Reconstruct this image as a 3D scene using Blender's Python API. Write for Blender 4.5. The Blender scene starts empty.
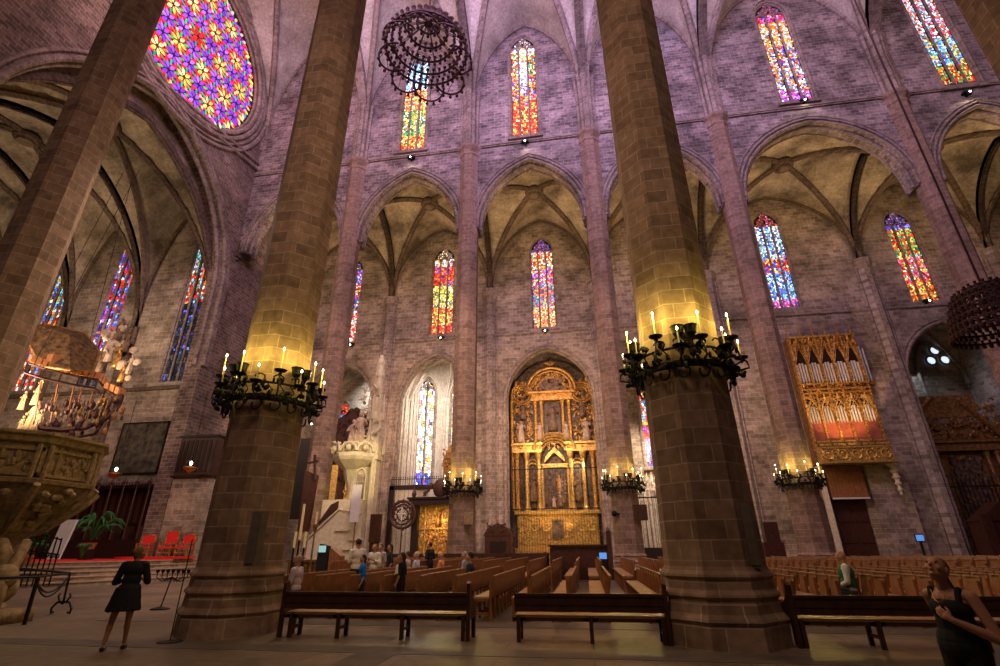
import bpy, bmesh, math, random
from mathutils import Vector, Matrix
from math import sin, cos, pi, sqrt, radians, atan2
random.seed(7)
S = bpy.context.scene
C = S.collection
RD = random.uniform

# ------------------------------------------------------------ camera data
FPX, TH, RO, YW, EYE = 496.0, radians(23.35), radians(-.376), radians(9.0), 1.6
FW = Vector((-sin(YW)*cos(TH), cos(YW)*cos(TH), sin(TH)))
R0 = Vector((cos(YW), sin(YW), 0)); U0 = R0.cross(FW)
RV = R0*cos(RO)+U0*sin(RO); UV = U0*cos(RO)-R0*sin(RO)
def at(px, py, Y):
    d = FW+RV*((px-500)/FPX)-UV*((py-333)/FPX)
    return Vector((0, 0, EYE))+d*(Y/d.y)

def atx(px, py, X):
    d = FW+RV*((px-500)/FPX)-UV*((py-333)/FPX)
    return Vector((0, 0, EYE))+d*(X/d.x)

# ------------------------------------------------------------ mesh builder
class MB:
    def __init__(s): s.v = []; s.f = []; s.c = None
    def add(s, vs, fs):
        n = len(s.v); s.v += [tuple(p) for p in vs]; s.f += [tuple(i+n for i in f) for f in fs]; return s
    def box(s, x0, x1, y0, y1, z0, z1, rz=0, ctr=None):
        vs = [(x, y, z) for z in (z0, z1) for y in (y0, y1) for x in (x0, x1)]
        if rz:
            cx, cy = ctr if ctr else ((x0+x1)/2, (y0+y1)/2); c, n = cos(rz), sin(rz)
            vs = [(cx+(x-cx)*c-(y-cy)*n, cy+(x-cx)*n+(y-cy)*c, z) for x, y, z in vs]
        return s.add(vs, [(0,2,3,1),(4,5,7,6),(0,1,5,4),(2,6,7,3),(0,4,6,2),(1,3,7,5)])
    def tube(s, pts, r, n=6, caps=True, flat=None):
        pts = [Vector(p) for p in pts]; m = len(pts)
        rs = r if isinstance(r, (list, tuple)) else [r]*m
        t0 = (pts[1]-pts[0]).normalized()
        up = Vector((0, 0, 1)) if abs(t0.z) < .9 else Vector((0, 1, 0))
        if flat: up = Vector(flat)
        vs = []
        for i, p in enumerate(pts):
            t = (pts[min(i+1, m-1)]-pts[max(i-1, 0)])
            t = t.normalized() if t.length > 1e-9 else t0
            a = t.cross(up)
            if a.length < 1e-4: a = t.cross(Vector((1, .3, 0)))
            a.normalize(); b = a.cross(t)
            if not flat: up = b
            for k in range(n):
                w = 2*pi*(k+.5)/n
                vs.append(p+a*(cos(w)*rs[i])+b*(sin(w)*rs[i]))
        fs = [(i*n+k, i*n+(k+1) % n, (i+1)*n+(k+1) % n, (i+1)*n+k) for i in range(m-1) for k in range(n)]
        if caps: fs += [tuple(range(n))[::-1], tuple((m-1)*n+k for k in range(n))]
        return s.add(vs, fs)
    def lathe(s, prof, n=8, c=(0, 0, 0), ph=0, sc=(1, 1), caps=True):
        vs = []; m = len(prof)
        for r, z in prof:
            for k in range(n):
                w = 2*pi*k/n+ph; vs.append((c[0]+cos(w)*r*sc[0], c[1]+sin(w)*r*sc[1], c[2]+z))
        fs = [(i*n+k, i*n+(k+1) % n, (i+1)*n+(k+1) % n, (i+1)*n+k) for i in range(m-1) for k in range(n)]
        if caps: fs += [tuple(range(n))[::-1], tuple((m-1)*n+k for k in range(n))]
        return s.add(vs, fs)
    def ball(s, c, r, n=8, m=5, M=None):
        if not isinstance(r, (tuple, list)): r = (r, r, r)
        vs = []
        for i in range(1, m):
            for k in range(n):
                p = Vector((sin(pi*i/m)*cos(2*pi*k/n)*r[0], sin(pi*i/m)*sin(2*pi*k/n)*r[1], cos(pi*i/m)*r[2]))
                if M: p = M @ p
                vs.append(p+Vector(c))
        t = Vector((0, 0, r[2])); b = -t
        if M: t = M @ t; b = M @ b
        vs += [t+Vector(c), b+Vector(c)]; q = len(vs)-2
        fs = [(i*n+k, (i+1)*n+k, (i+1)*n+(k+1) % n, i*n+(k+1) % n) for i in range(m-2) for k in range(n)]
        fs += [(q, k, (k+1) % n) for k in range(n)]+[(q+1, (m-2)*n+(k+1) % n, (m-2)*n+k) for k in range(n)]
        return s.add(vs, fs)
    def prism(s, poly, mp, d0, d1):
        """poly: list of (a,b); mp(a,b,d)->point"""
        n = len(poly); vs = [mp(a, b, d0) for a, b in poly]+[mp(a, b, d1) for a, b in poly]
        return s.add(vs, [tuple(range(n))[::-1], tuple(range(n, 2*n))]+[(k, (k+1) % n, n+(k+1) % n, n+k) for k in range(n)])
    def cap(s, p, q, r1, r2, n=10):
        """capsule from p to q"""
        p = Vector(p); q = Vector(q); d = (q-p); L = max(d.length, 1e-4); u = d/L
        P = []; R = []
        for a in (-90, -60, -30, 0): P.append(p+u*(sin(radians(a))*r1)); R.append(max(cos(radians(a))*r1, .001))
        for a in (0, 30, 60, 90): P.append(q+u*(sin(radians(a))*r2)); R.append(max(cos(radians(a))*r2, .001))
        return s.tube(P, R, n)
    def torus(s, c, R, r, n=16, m=5, mp=None, a0=0, a1=2*pi):
        pts = [(R*cos(a0+(a1-a0)*k/n), R*sin(a0+(a1-a0)*k/n)) for k in range(n+1)]
        if mp is None: mp = lambda a, b: (c[0]+a, c[1]+b, c[2])
        return s.tube([mp(a, b) for a, b in pts], r, m, caps=abs(a1-a0) < 6.2)
    def turn(s, rz, loc=(0, 0, 0)):
        c, n = cos(rz), sin(rz)
        s.v = [(loc[0]+x*c-y*n, loc[1]+x*n+y*c, loc[2]+z) for x, y, z in s.v]; return s
    def extend(s, o): s.add(o.v, o.f); return s

def make(name, mb, mat, parent=None, org=None, smooth=False, local=False):
    """world-coordinate verts; origin moved to parent's location or org"""
    me = bpy.data.meshes.new(name)
    o3 = Vector((0, 0, 0))
    if not local:
        if parent: o3 = rootloc(parent)
        elif org: o3 = Vector(org)
    me.from_pydata([(x-o3.x, y-o3.y, z-o3.z) for x, y, z in mb.v], [], mb.f)
    me.update()
    if smooth:
        for p in me.polygons: p.use_smooth = True
    me.materials.append(mat)
    o = bpy.data.objects.new(name, me); C.objects.link(o)
    if parent: o.parent = parent
    elif org and not local: o.location = org
    if mb.c is not None:
        ca = me.color_attributes.new('Col', 'FLOAT_COLOR', 'CORNER'); k = 0
        for p in me.polygons:
            for _ in p.loop_indices: ca.data[k].color = (*mb.c[p.index], 1); k += 1
    return o
def rootloc(o):
    v = Vector((0, 0, 0))
    while o: v += o.location; o = o.parent
    return v
def thing(name, label, cat, loc=(0, 0, 0), rz=0, group=None):
    o = bpy.data.objects.new(name, None); C.objects.link(o); o.empty_display_size = .2
    o.location = loc; o.rotation_euler = (0, 0, rz); o['label'] = label; o['category'] = cat
    if group: o['group'] = group
    return o
def tag(o, label, cat, group=None):
    o['label'] = label; o['category'] = cat
    if group: o['group'] = group
    return o
def struct(name, mb, mat, parent=None, org=None, label=None, **k):
    o = make(name, mb, mat, parent, org, **k)
    if not parent:
        o['kind'] = 'structure'
        if label: o['label'] = label
    return o
def dup(root, loc=None, rz=None, label=None, group=None):
    r = root.copy(); C.objects.link(r)
    if loc is not None: r.location = loc
    if rz is not None: r.rotation_euler = (0, 0, rz)
    if label: r['label'] = label
    if group: r['group'] = group
    for ch in list(root.children):
        c = ch.copy(); C.objects.link(c); c.parent = r
        for g in list(ch.children):
            d = g.copy(); C.objects.link(d); d.parent = c
    return r

# ------------------------------------------------------------ materials
def nt(name):
    m = bpy.data.materials.new(name); m.use_nodes = True
    N = m.node_tree.nodes; L = m.node_tree.links; b = N['Principled BSDF']
    return m, N, L, b
def plain(name, col, rough=.6, metal=0, noise=.25, nscale=6, bump=0, spec=.3):
    m, N, L, b = nt(name)
    b.inputs['Roughness'].default_value = rough; b.inputs['Metallic'].default_value = metal
    b.inputs['Specular IOR Level'].default_value = spec
    tc = N.new('ShaderNodeTexCoord'); nz = N.new('ShaderNodeTexNoise'); nz.inputs['Scale'].default_value = nscale
    nz.inputs['Detail'].default_value = 4; L.new(tc.outputs['Object'], nz.inputs['Vector'])
    r = N.new('ShaderNodeValToRGB'); r.color_ramp.elements[0].position = .3; r.color_ramp.elements[1].position = .7
    a = 1-noise; r.color_ramp.elements[0].color = (*(c*a for c in col), 1); r.color_ramp.elements[1].color = (*(min(c*(1+noise*.6), 1) for c in col), 1)
    L.new(nz.outputs['Fac'], r.inputs['Fac']); L.new(r.outputs['Color'], b.inputs['Base Color'])
    if bump:
        bp = N.new('ShaderNodeBump'); bp.inputs['Strength'].default_value = bump; bp.inputs['Distance'].default_value = .02
        L.new(nz.outputs['Fac'], bp.inputs['Height']); L.new(bp.outputs['Normal'], b.inputs['Normal'])
    return m
def emit(name, col, st):
    m, N, L, b = nt(name); b.inputs['Base Color'].default_value = (*col, 1)
    b.inputs['Emission Color'].default_value = (*col, 1); b.inputs['Emission Strength'].default_value = st
    return m
def stone(name, c1, c2, mortar, bw=.7, bh=.36, mode='wall', stain=.5, rough=.85, msize=.018, bump=.5):
    m, N, L, b = nt(name); b.inputs['Roughness'].default_value = rough; b.inputs['Specular IOR Level'].default_value = .25
    sp = N.new('ShaderNodeSeparateXYZ'); cb = N.new('ShaderNodeCombineXYZ')
    if mode == 'cyl':
        src = N.new('ShaderNodeTexCoord').outputs['Object']
    else: src = N.new('ShaderNodeNewGeometry').outputs['Position']
    L.new(src, sp.inputs[0])
    def mt(op, a, bb):
        q = N.new('ShaderNodeMath'); q.operation = op
        for i, w in enumerate((a, bb)):
            if isinstance(w, (int, float)): q.inputs[i].default_value = w
            else: L.new(w, q.inputs[i])
        return q.outputs[0]
    if mode == 'cyl':
        u = mt('MULTIPLY', mt('ARCTAN2', sp.outputs[1], sp.outputs[0]), .86); v = sp.outputs[2]
    elif mode == 'wall': u = mt('ADD', sp.outputs[0], sp.outputs[1]); v = sp.outputs[2]
    else: u = sp.outputs[0]; v = sp.outputs[1]
    L.new(u, cb.inputs[0]); L.new(v, cb.inputs[1])
    br = N.new('ShaderNodeTexBrick'); L.new(cb.outputs[0], br.inputs['Vector'])
    br.inputs['Scale'].default_value = 1; br.inputs['Brick Width'].default_value = bw; br.inputs['Row Height'].default_value = bh
    br.inputs['Mortar Size'].default_value = msize; br.inputs['Color1'].default_value = (*c1, 1); br.inputs['Color2'].default_value = (*c2, 1)
    br.inputs['Mortar'].default_value = (*mortar, 1); br.inputs['Bias'].default_value = -.1
    n1 = N.new('ShaderNodeTexNoise'); n1.inputs['Scale'].default_value = .35; n1.inputs['Detail'].default_value = 7; n1.inputs['Roughness'].default_value = .65
    L.new(src, n1.inputs['Vector'])
    r1 = N.new('ShaderNodeValToRGB'); r1.color_ramp.elements[0].position = .36; r1.color_ramp.elements[1].position = .62
    lo = 1-stain; r1.color_ramp.elements[0].color = (lo, lo*.96, lo*.9, 1); r1.color_ramp.elements[1].color = (1.12, 1.1, 1.08, 1)
    L.new(n1.outputs['Fac'], r1.inputs['Fac'])
    mx = N.new('ShaderNodeMix'); mx.data_type = 'RGBA'; mx.blend_type = 'MULTIPLY'; mx.inputs[0].default_value = 1
    L.new(br.outputs['Color'], mx.inputs[6]); L.new(r1.outputs['Color'], mx.inputs[7])
    n2 = N.new('ShaderNodeTexNoise'); n2.inputs['Scale'].default_value = 5; n2.inputs['Detail'].default_value = 5; L.new(src, n2.inputs['Vector'])
    r2 = N.new('ShaderNodeValToRGB'); r2.color_ramp.elements[0].position = .3; r2.color_ramp.elements[1].position = .7
    r2.color_ramp.elements[0].color = (.7, .68, .66, 1); r2.color_ramp.elements[1].color = (1.1, 1.1, 1.1, 1); L.new(n2.outputs['Fac'], r2.inputs['Fac'])
    m2 = N.new('ShaderNodeMix'); m2.data_type = 'RGBA'; m2.blend_type = 'MULTIPLY'; m2.inputs[0].default_value = 1
    L.new(mx.outputs[2], m2.inputs[6]); L.new(r2.outputs['Color'], m2.inputs[7]); L.new(m2.outputs[2], b.inputs['Base Color'])
    if bump:
        h = mt('SUBTRACT', mt('MULTIPLY', n2.outputs['Fac'], .6), mt('MULTIPLY', br.outputs['Fac'], .8))
        bp = N.new('ShaderNodeBump'); bp.inputs['Strength'].default_value = bump; bp.inputs['Distance'].default_value = .03
        L.new(h, bp.inputs['Height']); L.new(bp.outputs['Normal'], b.inputs['Normal'])
    return m
def glassmat(name, st):
    m, N, L, b = nt(name); a = N.new('ShaderNodeVertexColor'); a.layer_name = 'Col'
    L.new(a.outputs['Color'], b.inputs['Emission Color']); b.inputs['Emission Strength'].default_value = st
    L.new(a.outputs['Color'], b.inputs['Base Color']); b.inputs['Roughness'].default_value = .3
    return m
M = {}
M['wall'] = stone('limestone_wall', (.42, .33, .29), (.15, .115, .105), (.50, .43, .40), .62, .3, 'wall', .66)
M['wall_low'] = stone('limestone_wall_warm', (.46, .36, .27), (.23, .17, .125), (.50, .41, .33), .66, .33, 'wall', .58)
M['wall_brown'] = stone('rubble_wall_brown', (.30, .21, .16), (.14, .10, .08), (.42, .34, .28), .55, .26, 'wall', .55)
M['col'] = stone('limestone_column', (.37, .245, .17), (.23, .15, .105), (.45, .33, .25), .6, .34, 'cyl', .3, msize=.013, bump=.35)
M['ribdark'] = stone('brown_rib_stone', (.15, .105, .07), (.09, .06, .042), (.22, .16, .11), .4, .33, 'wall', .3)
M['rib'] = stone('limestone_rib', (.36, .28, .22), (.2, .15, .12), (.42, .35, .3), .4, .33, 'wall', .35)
M['vault'] = stone('vault_plaster', (.52, .43, .30), (.44, .35, .24), (.3, .22, .14), 1.1, .42, 'flat', .72, msize=.006, bump=.15)
M['navevault'] = stone('nave_vault_plaster', (.6, .53, .43), (.55, .48, .38), (.5, .42, .34), 1.2, .5, 'flat', .35, msize=.006, bump=.15)
M['chapel'] = stone('pale_chapel_stone', (.62, .55, .46), (.56, .48, .4), (.5, .43, .36), .8, .4, 'wall', .2, msize=.008, bump=.1)
M['floor'] = stone('stone_floor', (.23, .175, .13), (.17, .13, .1), (.1, .075, .06), 1.5, .75, 'flat', .4, rough=.38, msize=.012, bump=.12)
M['carved'] = plain('carved_sandstone', (.30, .20, .10), .8, 0, .45, 9, .6)
M['white_stone'] = plain('pale_pulpit_stone', (.62, .52, .36), .75, 0, .2, 5, .2)
M['iron'] = plain('wrought_iron', (.02, .018, .016), .5, .5, .3, 20)
M['rust'] = plain('brown_iron', (.06, .025, .02), .55, .4, .4, 20)
M['darkwood'] = plain('dark_varnished_wood', (.062, .022, .013), .38, 0, .4, 7, .05, .4)
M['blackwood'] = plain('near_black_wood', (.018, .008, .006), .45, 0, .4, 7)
M['pew'] = plain('orange_brown_wood', (.28, .115, .042), .38, 0, .3, 4, .05, .45)
M['pewseat'] = plain('pale_worn_and_highlight_wood', (.42, .24, .12), .3, 0, .3, 5, 0, .5)  # worn seats, and the highlight painted on pew top edges
M['gold'] = plain('old_gilding', (.62, .33, .08), .42, .7, .7, 6, .9)
M['golddark'] = plain('tarnished_gilding', (.30, .15, .045), .5, .5, .6, 5, .9)
M['goldbrite'] = plain('bright_gilding', (.85, .48, .14), .38, .7, .6, 7, .8)
M['pipe'] = plain('pipe_metal', (.62, .56, .45), .35, .6, .2, 3)
M['redpanel'] = plain('faded_red_panel', (.34, .09, .05), .6, 0, .3, 5)
M['paintdark'] = plain('dark_oil_painting', (.12, .075, .05), .4, 0, .95, 3.5)
M['tapestry'] = plain('dark_green_tapestry', (.085, .07, .045), .7, 0, .9, 2.2)
M['brocade'] = plain('gold_brocade', (.13, .07, .025), .7, .1, .8, 4, .6)
M['carpet'] = plain('red_carpet', (.62, .025, .02), .9, 0, .15, 9)
M['redseat'] = plain('red_velvet', (.65, .02, .02), .75, 0, .15, 9)
M['green'] = plain('plant_leaf', (.03, .11, .03), .55, 0, .4, 8)
M['terracotta'] = plain('terracotta', (.35, .1, .04), .7)
M['whitecloth'] = plain('white_cloth', (.62, .55, .55), .8, 0, .08)
M['yellow'] = plain('yellow_petals', (.65, .5, .08), .7)
M['skin'] = plain('skin', (.52, .27, .17), .55, 0, .1, 12)
M['skindark'] = plain('tanned_skin', (.40, .19, .11), .5, 0, .1, 12)
M['wax'] = plain('wax_candle', (.75, .62, .32), .5, 0, .05)
M['bulb'] = emit('bulb_flame', (1, .85, .45), 14)
M['flood'] = emit('floodlight_lens', (1, .9, .75), 8)
M['lead'] = plain('window_leading', (.012, .011, .012), .6)
M['glass'] = glassmat('stained_glass', 1.3)
M['glassdim'] = glassmat('stained_glass_dim', .85)
M['rose'] = glassmat('rose_glass', 1.0)
M['screen'] = emit('blue_screen', (.1, .3, .8), .8)
M['screenw'] = emit('pale_screen', (.35, .7, .7), .5)
M['figure'] = plain('painted_statue', (.20, .12, .07), .6, 0, .6, 5)
M['figurepale'] = plain('pale_statue', (.5, .36, .25), .6, 0, .35, 5)
M['speaker'] = plain('black_plastic', (.015, .015, .016), .5)

# ------------------------------------------------------------ walls and arches
def arcz(s, a, h):
    s = min(abs(s), a)
    if h <= a*1.0001:
        R = (a*a+h*h)/(2*a)
    R = (a*a+h*h)/(2*a); c = R-a
    return sqrt(max(R*R-(s+c)**2, 0))
def arch(c, a, zb, zs, h):
    return (c-a, c+a, lambda s: zb, lambda s: zs+arcz(s-c, a, h))
def circ(c, cz, r):
    return (c-r, c+r, lambda s: cz-sqrt(max(r*r-(s-c)**2, 0)), lambda s: cz+sqrt(max(r*r-(s-c)**2, 0)))
def wallmesh(mp, s0, s1, z0, z1, th, ops, sub=14):
    mb = MB(); xs = {round(s0, 4), round(s1, 4)}
    for o in ops:
        for k in range(sub+1): xs.add(round(o[0]+(o[1]-o[0])*(1-cos(pi*k/sub))/2, 4))
    xs = sorted(x for x in xs if s0-1e-3 <= x <= s1+1e-3)
    def q(a, b, c, d): mb.add([a, b, c, d], [(0, 1, 2, 3)])
    for a, b in zip(xs, xs[1:]):
        if b-a < 1e-3: continue
        mid = (a+b)/2; act = sorted([o for o in ops if o[0] < mid < o[1]], key=lambda o: o[2](mid))
        cur = (z0, z0)
        for o in act+[None]:
            top = (o[2](a), o[2](b)) if o else (z1, z1)
            if top[0]-cur[0] > 1e-3 or top[1]-cur[1] > 1e-3:
                q(mp(a, cur[0], 0), mp(b, cur[1], 0), mp(b, top[1], 0), mp(a, top[0], 0))
                q(mp(b, cur[1], th), mp(a, cur[0], th), mp(a, top[0], th), mp(b, top[1], th))
                q(mp(a, top[0], 0), mp(b, top[1], 0), mp(b, top[1], th), mp(a, top[0], th))
                q(mp(a, cur[0], th), mp(b, cur[1], th), mp(b, cur[1], 0), mp(a, cur[0], 0))
            if o: cur = (o[3](a), o[3](b))
    for o in ops:
        for s in (o[0], o[1]):
            l, h = o[2](s), o[3](s)
            if h-l > .01: q(mp(s, l, 0), mp(s, l, th), mp(s, h, th), mp(s, h, 0))
    for s in (s0, s1): q(mp(s, z0, 0), mp(s, z0, th), mp(s, z1, th), mp(s, z1, 0))
    return mb
def archpts(c, a, zb, zs, h, n=16):
    p = [(c-a, zb)] if zb < zs-.01 else []
    for k in range(n+1):
        s = -a*cos(pi*k/n); p.append((c+s, zs+arcz(s, a, h)))
    if zb < zs-.01: p.append((c+a, zb))
    return p
def mapY(y, sgn=1):   # wall facing -y, depth towards +y
    return lambda s, z, d: (s, y+d*sgn, z)
def mapX(x):          # wall facing +x, depth towards -x
    return lambda s, z, d: (x-d, s, z)
def mould(mb, mp, c, a, zb, zs, h, radii, n=16):
    for off, d, r in radii:
        pts = archpts(c, a+off, zb, zs, h+off, n)
        mb.tube([mp(s, z, d) for s, z in pts], r, 6)

# ------------------------------------------------------------ stained windows
RED = [(.9,.03,.02),(.75,.02,.03),(.95,.12,.03)]; YEL = [(1,.62,.08),(1,.8,.25),(.95,.45,.05)]; ORG = [(1,.3,.04),(.9,.2,.03)]
BLU = [(.05,.12,.8),(.1,.3,.95),(.12,.06,.6)]; CYA = [(.15,.6,.8),(.4,.8,.95)]; PUR = [(.4,.08,.8),(.25,.05,.6),(.7,.15,.7)]
GRN = [(.05,.45,.12),(.3,.6,.08),(.02,.3,.15)]; WHT = [(1,.95,.9),(.9,.92,1),(1,.85,.7)]; PNK = [(.95,.15,.4),(.9,.3,.6),(.85,.05,.25)]
DRK = [(.03,.03,.04),(.06,.05,.05),(.02,.03,.05)]
def figure_pal(t, u, rnd):
    if abs(u) < .33: P = WHT+WHT+CYA if .42 < t < .68 else (RED+YEL if t < .42 else WHT+WHT+YEL)
    else: P = (RED+RED+ORG+YEL if t < .35 else (RED+ORG+YEL+BLU if t < .6 else (YEL+RED+GRN+WHT if t < .85 else WHT)))
    if .3 < t < .5 and .0 < u < .33 and rnd < .5: P = PUR+BLU
    return random.choice(P)
def pal(zones):
    """zones: list of (upper limit of t, weights list of (palette, w))"""
    def f(t, u, rnd):
        for lim, ws in zones:
            if t <= lim: break
        k = rnd*sum(w for _, w in ws)
        for p, w in ws:
            k -= w
            if k <= 0: return random.choice(p)
        return random.choice(ws[-1][0])
    return f
winno = [0]
def window(mp, c, a, zb, zt, pf, lights=3, head=None, mat='glass', cell=(.13, .155), lab='', dim=None, quat=True, glass_from=None):
    winno[0] += 1
    h = head or a*1.35; zs = zt-h
    org = mp(c, zb, 0)
    fr = MB()
    for off, d, r in ((.12, -.02, .13), (.0, .12, .1)):
        fr.tube([mp(s, z, d) for s, z in archpts(c, a+off, zb-.05, zs, h+off)], r, 6)
    p0 = mp(c-a-.3, zb-.28, -.22); p1 = mp(c+a+.3, zb, .3)
    fr.box(min(p0[0], p1[0]), max(p0[0], p1[0]), min(p0[1], p1[1]), max(p0[1], p1[1]), zb-.28, zb)
    root = struct('window_%d' % winno[0], fr, M['rib'], None, org, label=lab)
    LB = ((-.38*a, h*.34), (.38*a, h*.34), (0, h*.68))
    ml = MB(); w = 2*a/lights; zl = zs-.25 if quat else zs
    for k in range(1, lights):
        s = c-a+w*k
        ml.tube([mp(s, zb, .08), mp(s, zl+(0 if quat else arcz(s-c, a, h)), .08)], .085, 6)
    if quat:
        for k in range(lights):
            ml.tube([mp(s, z, .08) for s, z in archpts(c-a+w*(k+.5), w*.5, zl-.05, zl, w*.62, 8)], .07, 5)
        rr = a*.3
        for (ds, dz) in LB:
            for q in range(4):
                cx = c+ds+rr*.45*cos(q*pi/2+.0); cz = zs+dz+rr*.45*sin(q*pi/2)
                ml.torus((0, 0, 0), rr*.5, .045, 8, 4, mp=lambda x, z, cx=cx, cz=cz: mp(cx+x, cz+z, .1))
    make('mullion', ml, M['rib'], root)
    ld = MB(); out = archpts(c, a, zb, zs, h, 14)
    ld.prism(out, mp, .16, .2); make('leading', ld, M['lead'], root)
    g = MB(); g.c = []
    nx = max(3, int(2*a/cell[0])); nz = int((zt-zb)/cell[1]); J = {}
    def jp(i, k):
        if (i, k) not in J:
            ex = 0 if i in (0, nx) else RD(-.28, .28)
            J[(i, k)] = (c-a+2*a*(i+ex)/nx, zb+(zt-zb)*(k+RD(-.3, .3)*(0 < k < nz))/nz)
        return J[(i, k)]
    for k in range(nz):
        for i in range(nx):
            q = [jp(i, k), jp(i+1, k), jp(i+1, k+1), jp(i, k+1)]
            lim = [zs+arcz(s-c, a, h) if abs(s-c) <= a+1e-6 else zs for s, z in q]
            cx = sum(s for s, z in q)/4; cz = sum(z for s, z in q)/4
            if cz > zs+arcz(cx-c, a, h)-.05: continue
            q = [(s, min(z, zs+arcz(s-c, a, h)-.02)) for s, z in q]
            lu = ((cx-c+a) % w)/w-.5
            if abs(lu)*w > w/2-.075 and (cz < zl or not quat): continue
            if quat and cz > zl+.05:
                inl = any((cx-c-ds)**2+(cz-zs-dz)**2 < (a*.3)**2 for ds, dz in LB)
                if not inl and cz > zl+arcz(lu*w, w*.5, w*.62)-.08: continue
            t = (cz-zb)/(zt-zb)
            if glass_from and t < glass_from: col = random.choice(DRK) if random.random() < .9 else random.choice(BLU)
            else: col = pf(t, (cx-c)/a, random.random())
            v = .22+1.75*random.random()**1.5; col = tuple(x*v for x in col)
            g.add([mp(cx+(s-cx)*.82, cz+(z-cz)*.84, .15) for s, z in q], [(0, 1, 2, 3)]); g.c.append(col)
    make('glass', g, M[mat], root)
    return root
# ------------------------------------------------------------ the building
CX = [-17.29, -7.45, 2.39, 12.24, 24.97, 34.81]     # pier lines
YA, YB, YC = 10.965, 31.66, 41.3
XD = -27.1
BC = [((-27.1-17.29)/2, 4.1)]+[((a+b)/2, (b-a)/2-.83) for a, b in zip(CX, CX[1:])]
BC = [(-22.2, 4.07), (-12.37, 4.07), (-2.53, 4.07), (7.31, 4.07), (18.6, 5.5), (29.9, 4.07)]
fl = MB(); fl.add([(-60, -3, 0), (46, -3, 0), (46, 52, 0), (-60, 52, 0)], [(0, 1, 2, 3)])
struct('floor', fl, M['floor'], label='worn stone slab floor of the nave')
band = MB()
for x0, x1, y0, y1 in ((-12, 14, 9.15, 9.75), (-12, 14, 12.2, 12.75), (-3.9, -3.2, -2, 9.15), (5.6, 6.2, -2, 9.15), (-16, -10.5, 8.2, 8.45)):
    band.box(x0, x1, y0, y1, .001, .006)
struct('trim_1', band, plain('dark_floor_band', (.11, .09, .075), .35, 0, .3, 3), label='darker stone bands set in the floor')

# clerestory wall over the far arcade
mpB = mapY(31.35)
ops = []
for c, a in BC: ops.append(arch(c, a, 24.2, 24.6, 5.85 if a < 5 else 6.2))
CW = [(-22.2,), (-12.6,), (-2.72,), (7.31,), (18.45,), (29.6,)]
for (c,) in CW: ops.append(arch(c, 1.22, 32.85, 43.3, 1.85))
struct('wall_clerestory', wallmesh(mpB, XD, 46, 24.2, 50, 1.3, ops), M['wall'], label='brick-coursed clerestory wall above the far arcade')
mo = MB()
for c, a in BC:
    hh = 5.85 if a < 5 else 6.2
    mould(mo, mpB, c, a, 24.3, 24.6, hh, [(.06, -.02, .1), (.34, -.06, .09), (.62, -.02, .07), (-.06, .45, .14), (0, 1.2, .1)])
struct('trim_2', mo, M['rib'], label='roll mouldings around the pointed arcade arches')
st = MB(); st.box(XD, 46, 31.15, 31.36, 32.3, 32.45); st.box(XD, 46, 31.22, 31.36, 32.18, 32.3)
struct('trim_3', st, M['rib'], label='thin string course under the clerestory windows')

# near clerestory wall (behind and above the viewer) with window openings for daylight
mpA = mapY(10.3)
opsA = [arch(c, a, 24.2, 24.6, 5.85) for c, a in BC]+[arch(c, 1.22, 32.85, 43.3, 1.85) for c, a in BC]
struct('wall_near_clerestory', wallmesh(mpA, XD, 46, 24.2, 50, 1.2, opsA, 8), M['wall'], label='clerestory wall over the near arcade')

# aisle outer wall with chapel arches and aisle windows
mpC = mapY(YC)
chap = [(-22.2, 3.9), (-12.37, 3.45), (-2.3, 3.75), (7.31, 3.5), (29.3, 3.7)]
opsC = [arch(c, a, 0, 13.3, 4.6) for c, a in chap]
AW = [(-21.9, 19.8, 29.4), (-12.2, 20.0, 29.7), (-2.43, 19.95, 29.7), (7.31, 20, 29.7), (18.35, 20.2, 30.2), (29.0, 19.9, 29.0)]
for c, zb, zt in AW: opsC.append(arch(c, 1.17, zb, zt-1.7, 1.7))
opsC.append(arch(18.9, 1.15, 0, 4.6, .5))
struct('wall_aisle', wallmesh(mpC, XD, 46, 0, 34, 1.1, opsC), M['wall_low'], label='aisle wall with pointed chapel openings and tall windows')
mo = MB()
for c, a in chap:
    mould(mo, mpC, c, a, 0, 13.3, 4.6, [(.08, -.02, .13), (.34, .0, .08), (-.05, .4, .12)])
struct('trim_4', mo, M['rib'], label='mouldings around the chapel arches')
st = MB(); st.box(XD, 46, YC-.16, YC+.02, 19.35, 19.5)
for a, b in ((XD, -18.6), (-15.8, -8.9), (-5.9, 1.3)): pass
struct('trim_5', st, M['rib'], label='string course under the aisle windows')
# wall D with rose and chancel arch
mpD = mapX(XD)
RC = (22.6, 38.75, 7.1)
opsD = [arch(21.75, 8.75, 0, 20, 10.9), circ(*RC)]
struct('wall_east', wallmesh(mpD, -3, 52, 0, 52, 1.3, opsD, 26), M['wall_brown'], label='end wall carrying the great rose window over the chancel arch')
mo = MB()
mould(mo, mpD, 21.75, 8.75, 14, 20, 10.9, [(.1, -.05, .2), (.5, -.05, .13), (-.1, .5, .2)], 30)
for R, d, r in ((7.15, -.02, .2), (7.6, -.08, .2), (8.05, -.04, .14), (8.5, -.06, .2), (6.95, .3, .14)):
    mo.torus((0, 0, 0), R, r, 56, 6, mp=lambda a, b: mpD(RC[0]+a, RC[1]+b, d))
for dy in (0, 7):
    mo.tube([atx(150, 72+dy, XD+.1), atx(205, 118+dy, XD+.1), atx(268, 172+dy, XD+.1)], .16, 6)
struct('trim_6', mo, M['rib'], label='deep mouldings round the rose window and chancel arch')
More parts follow.
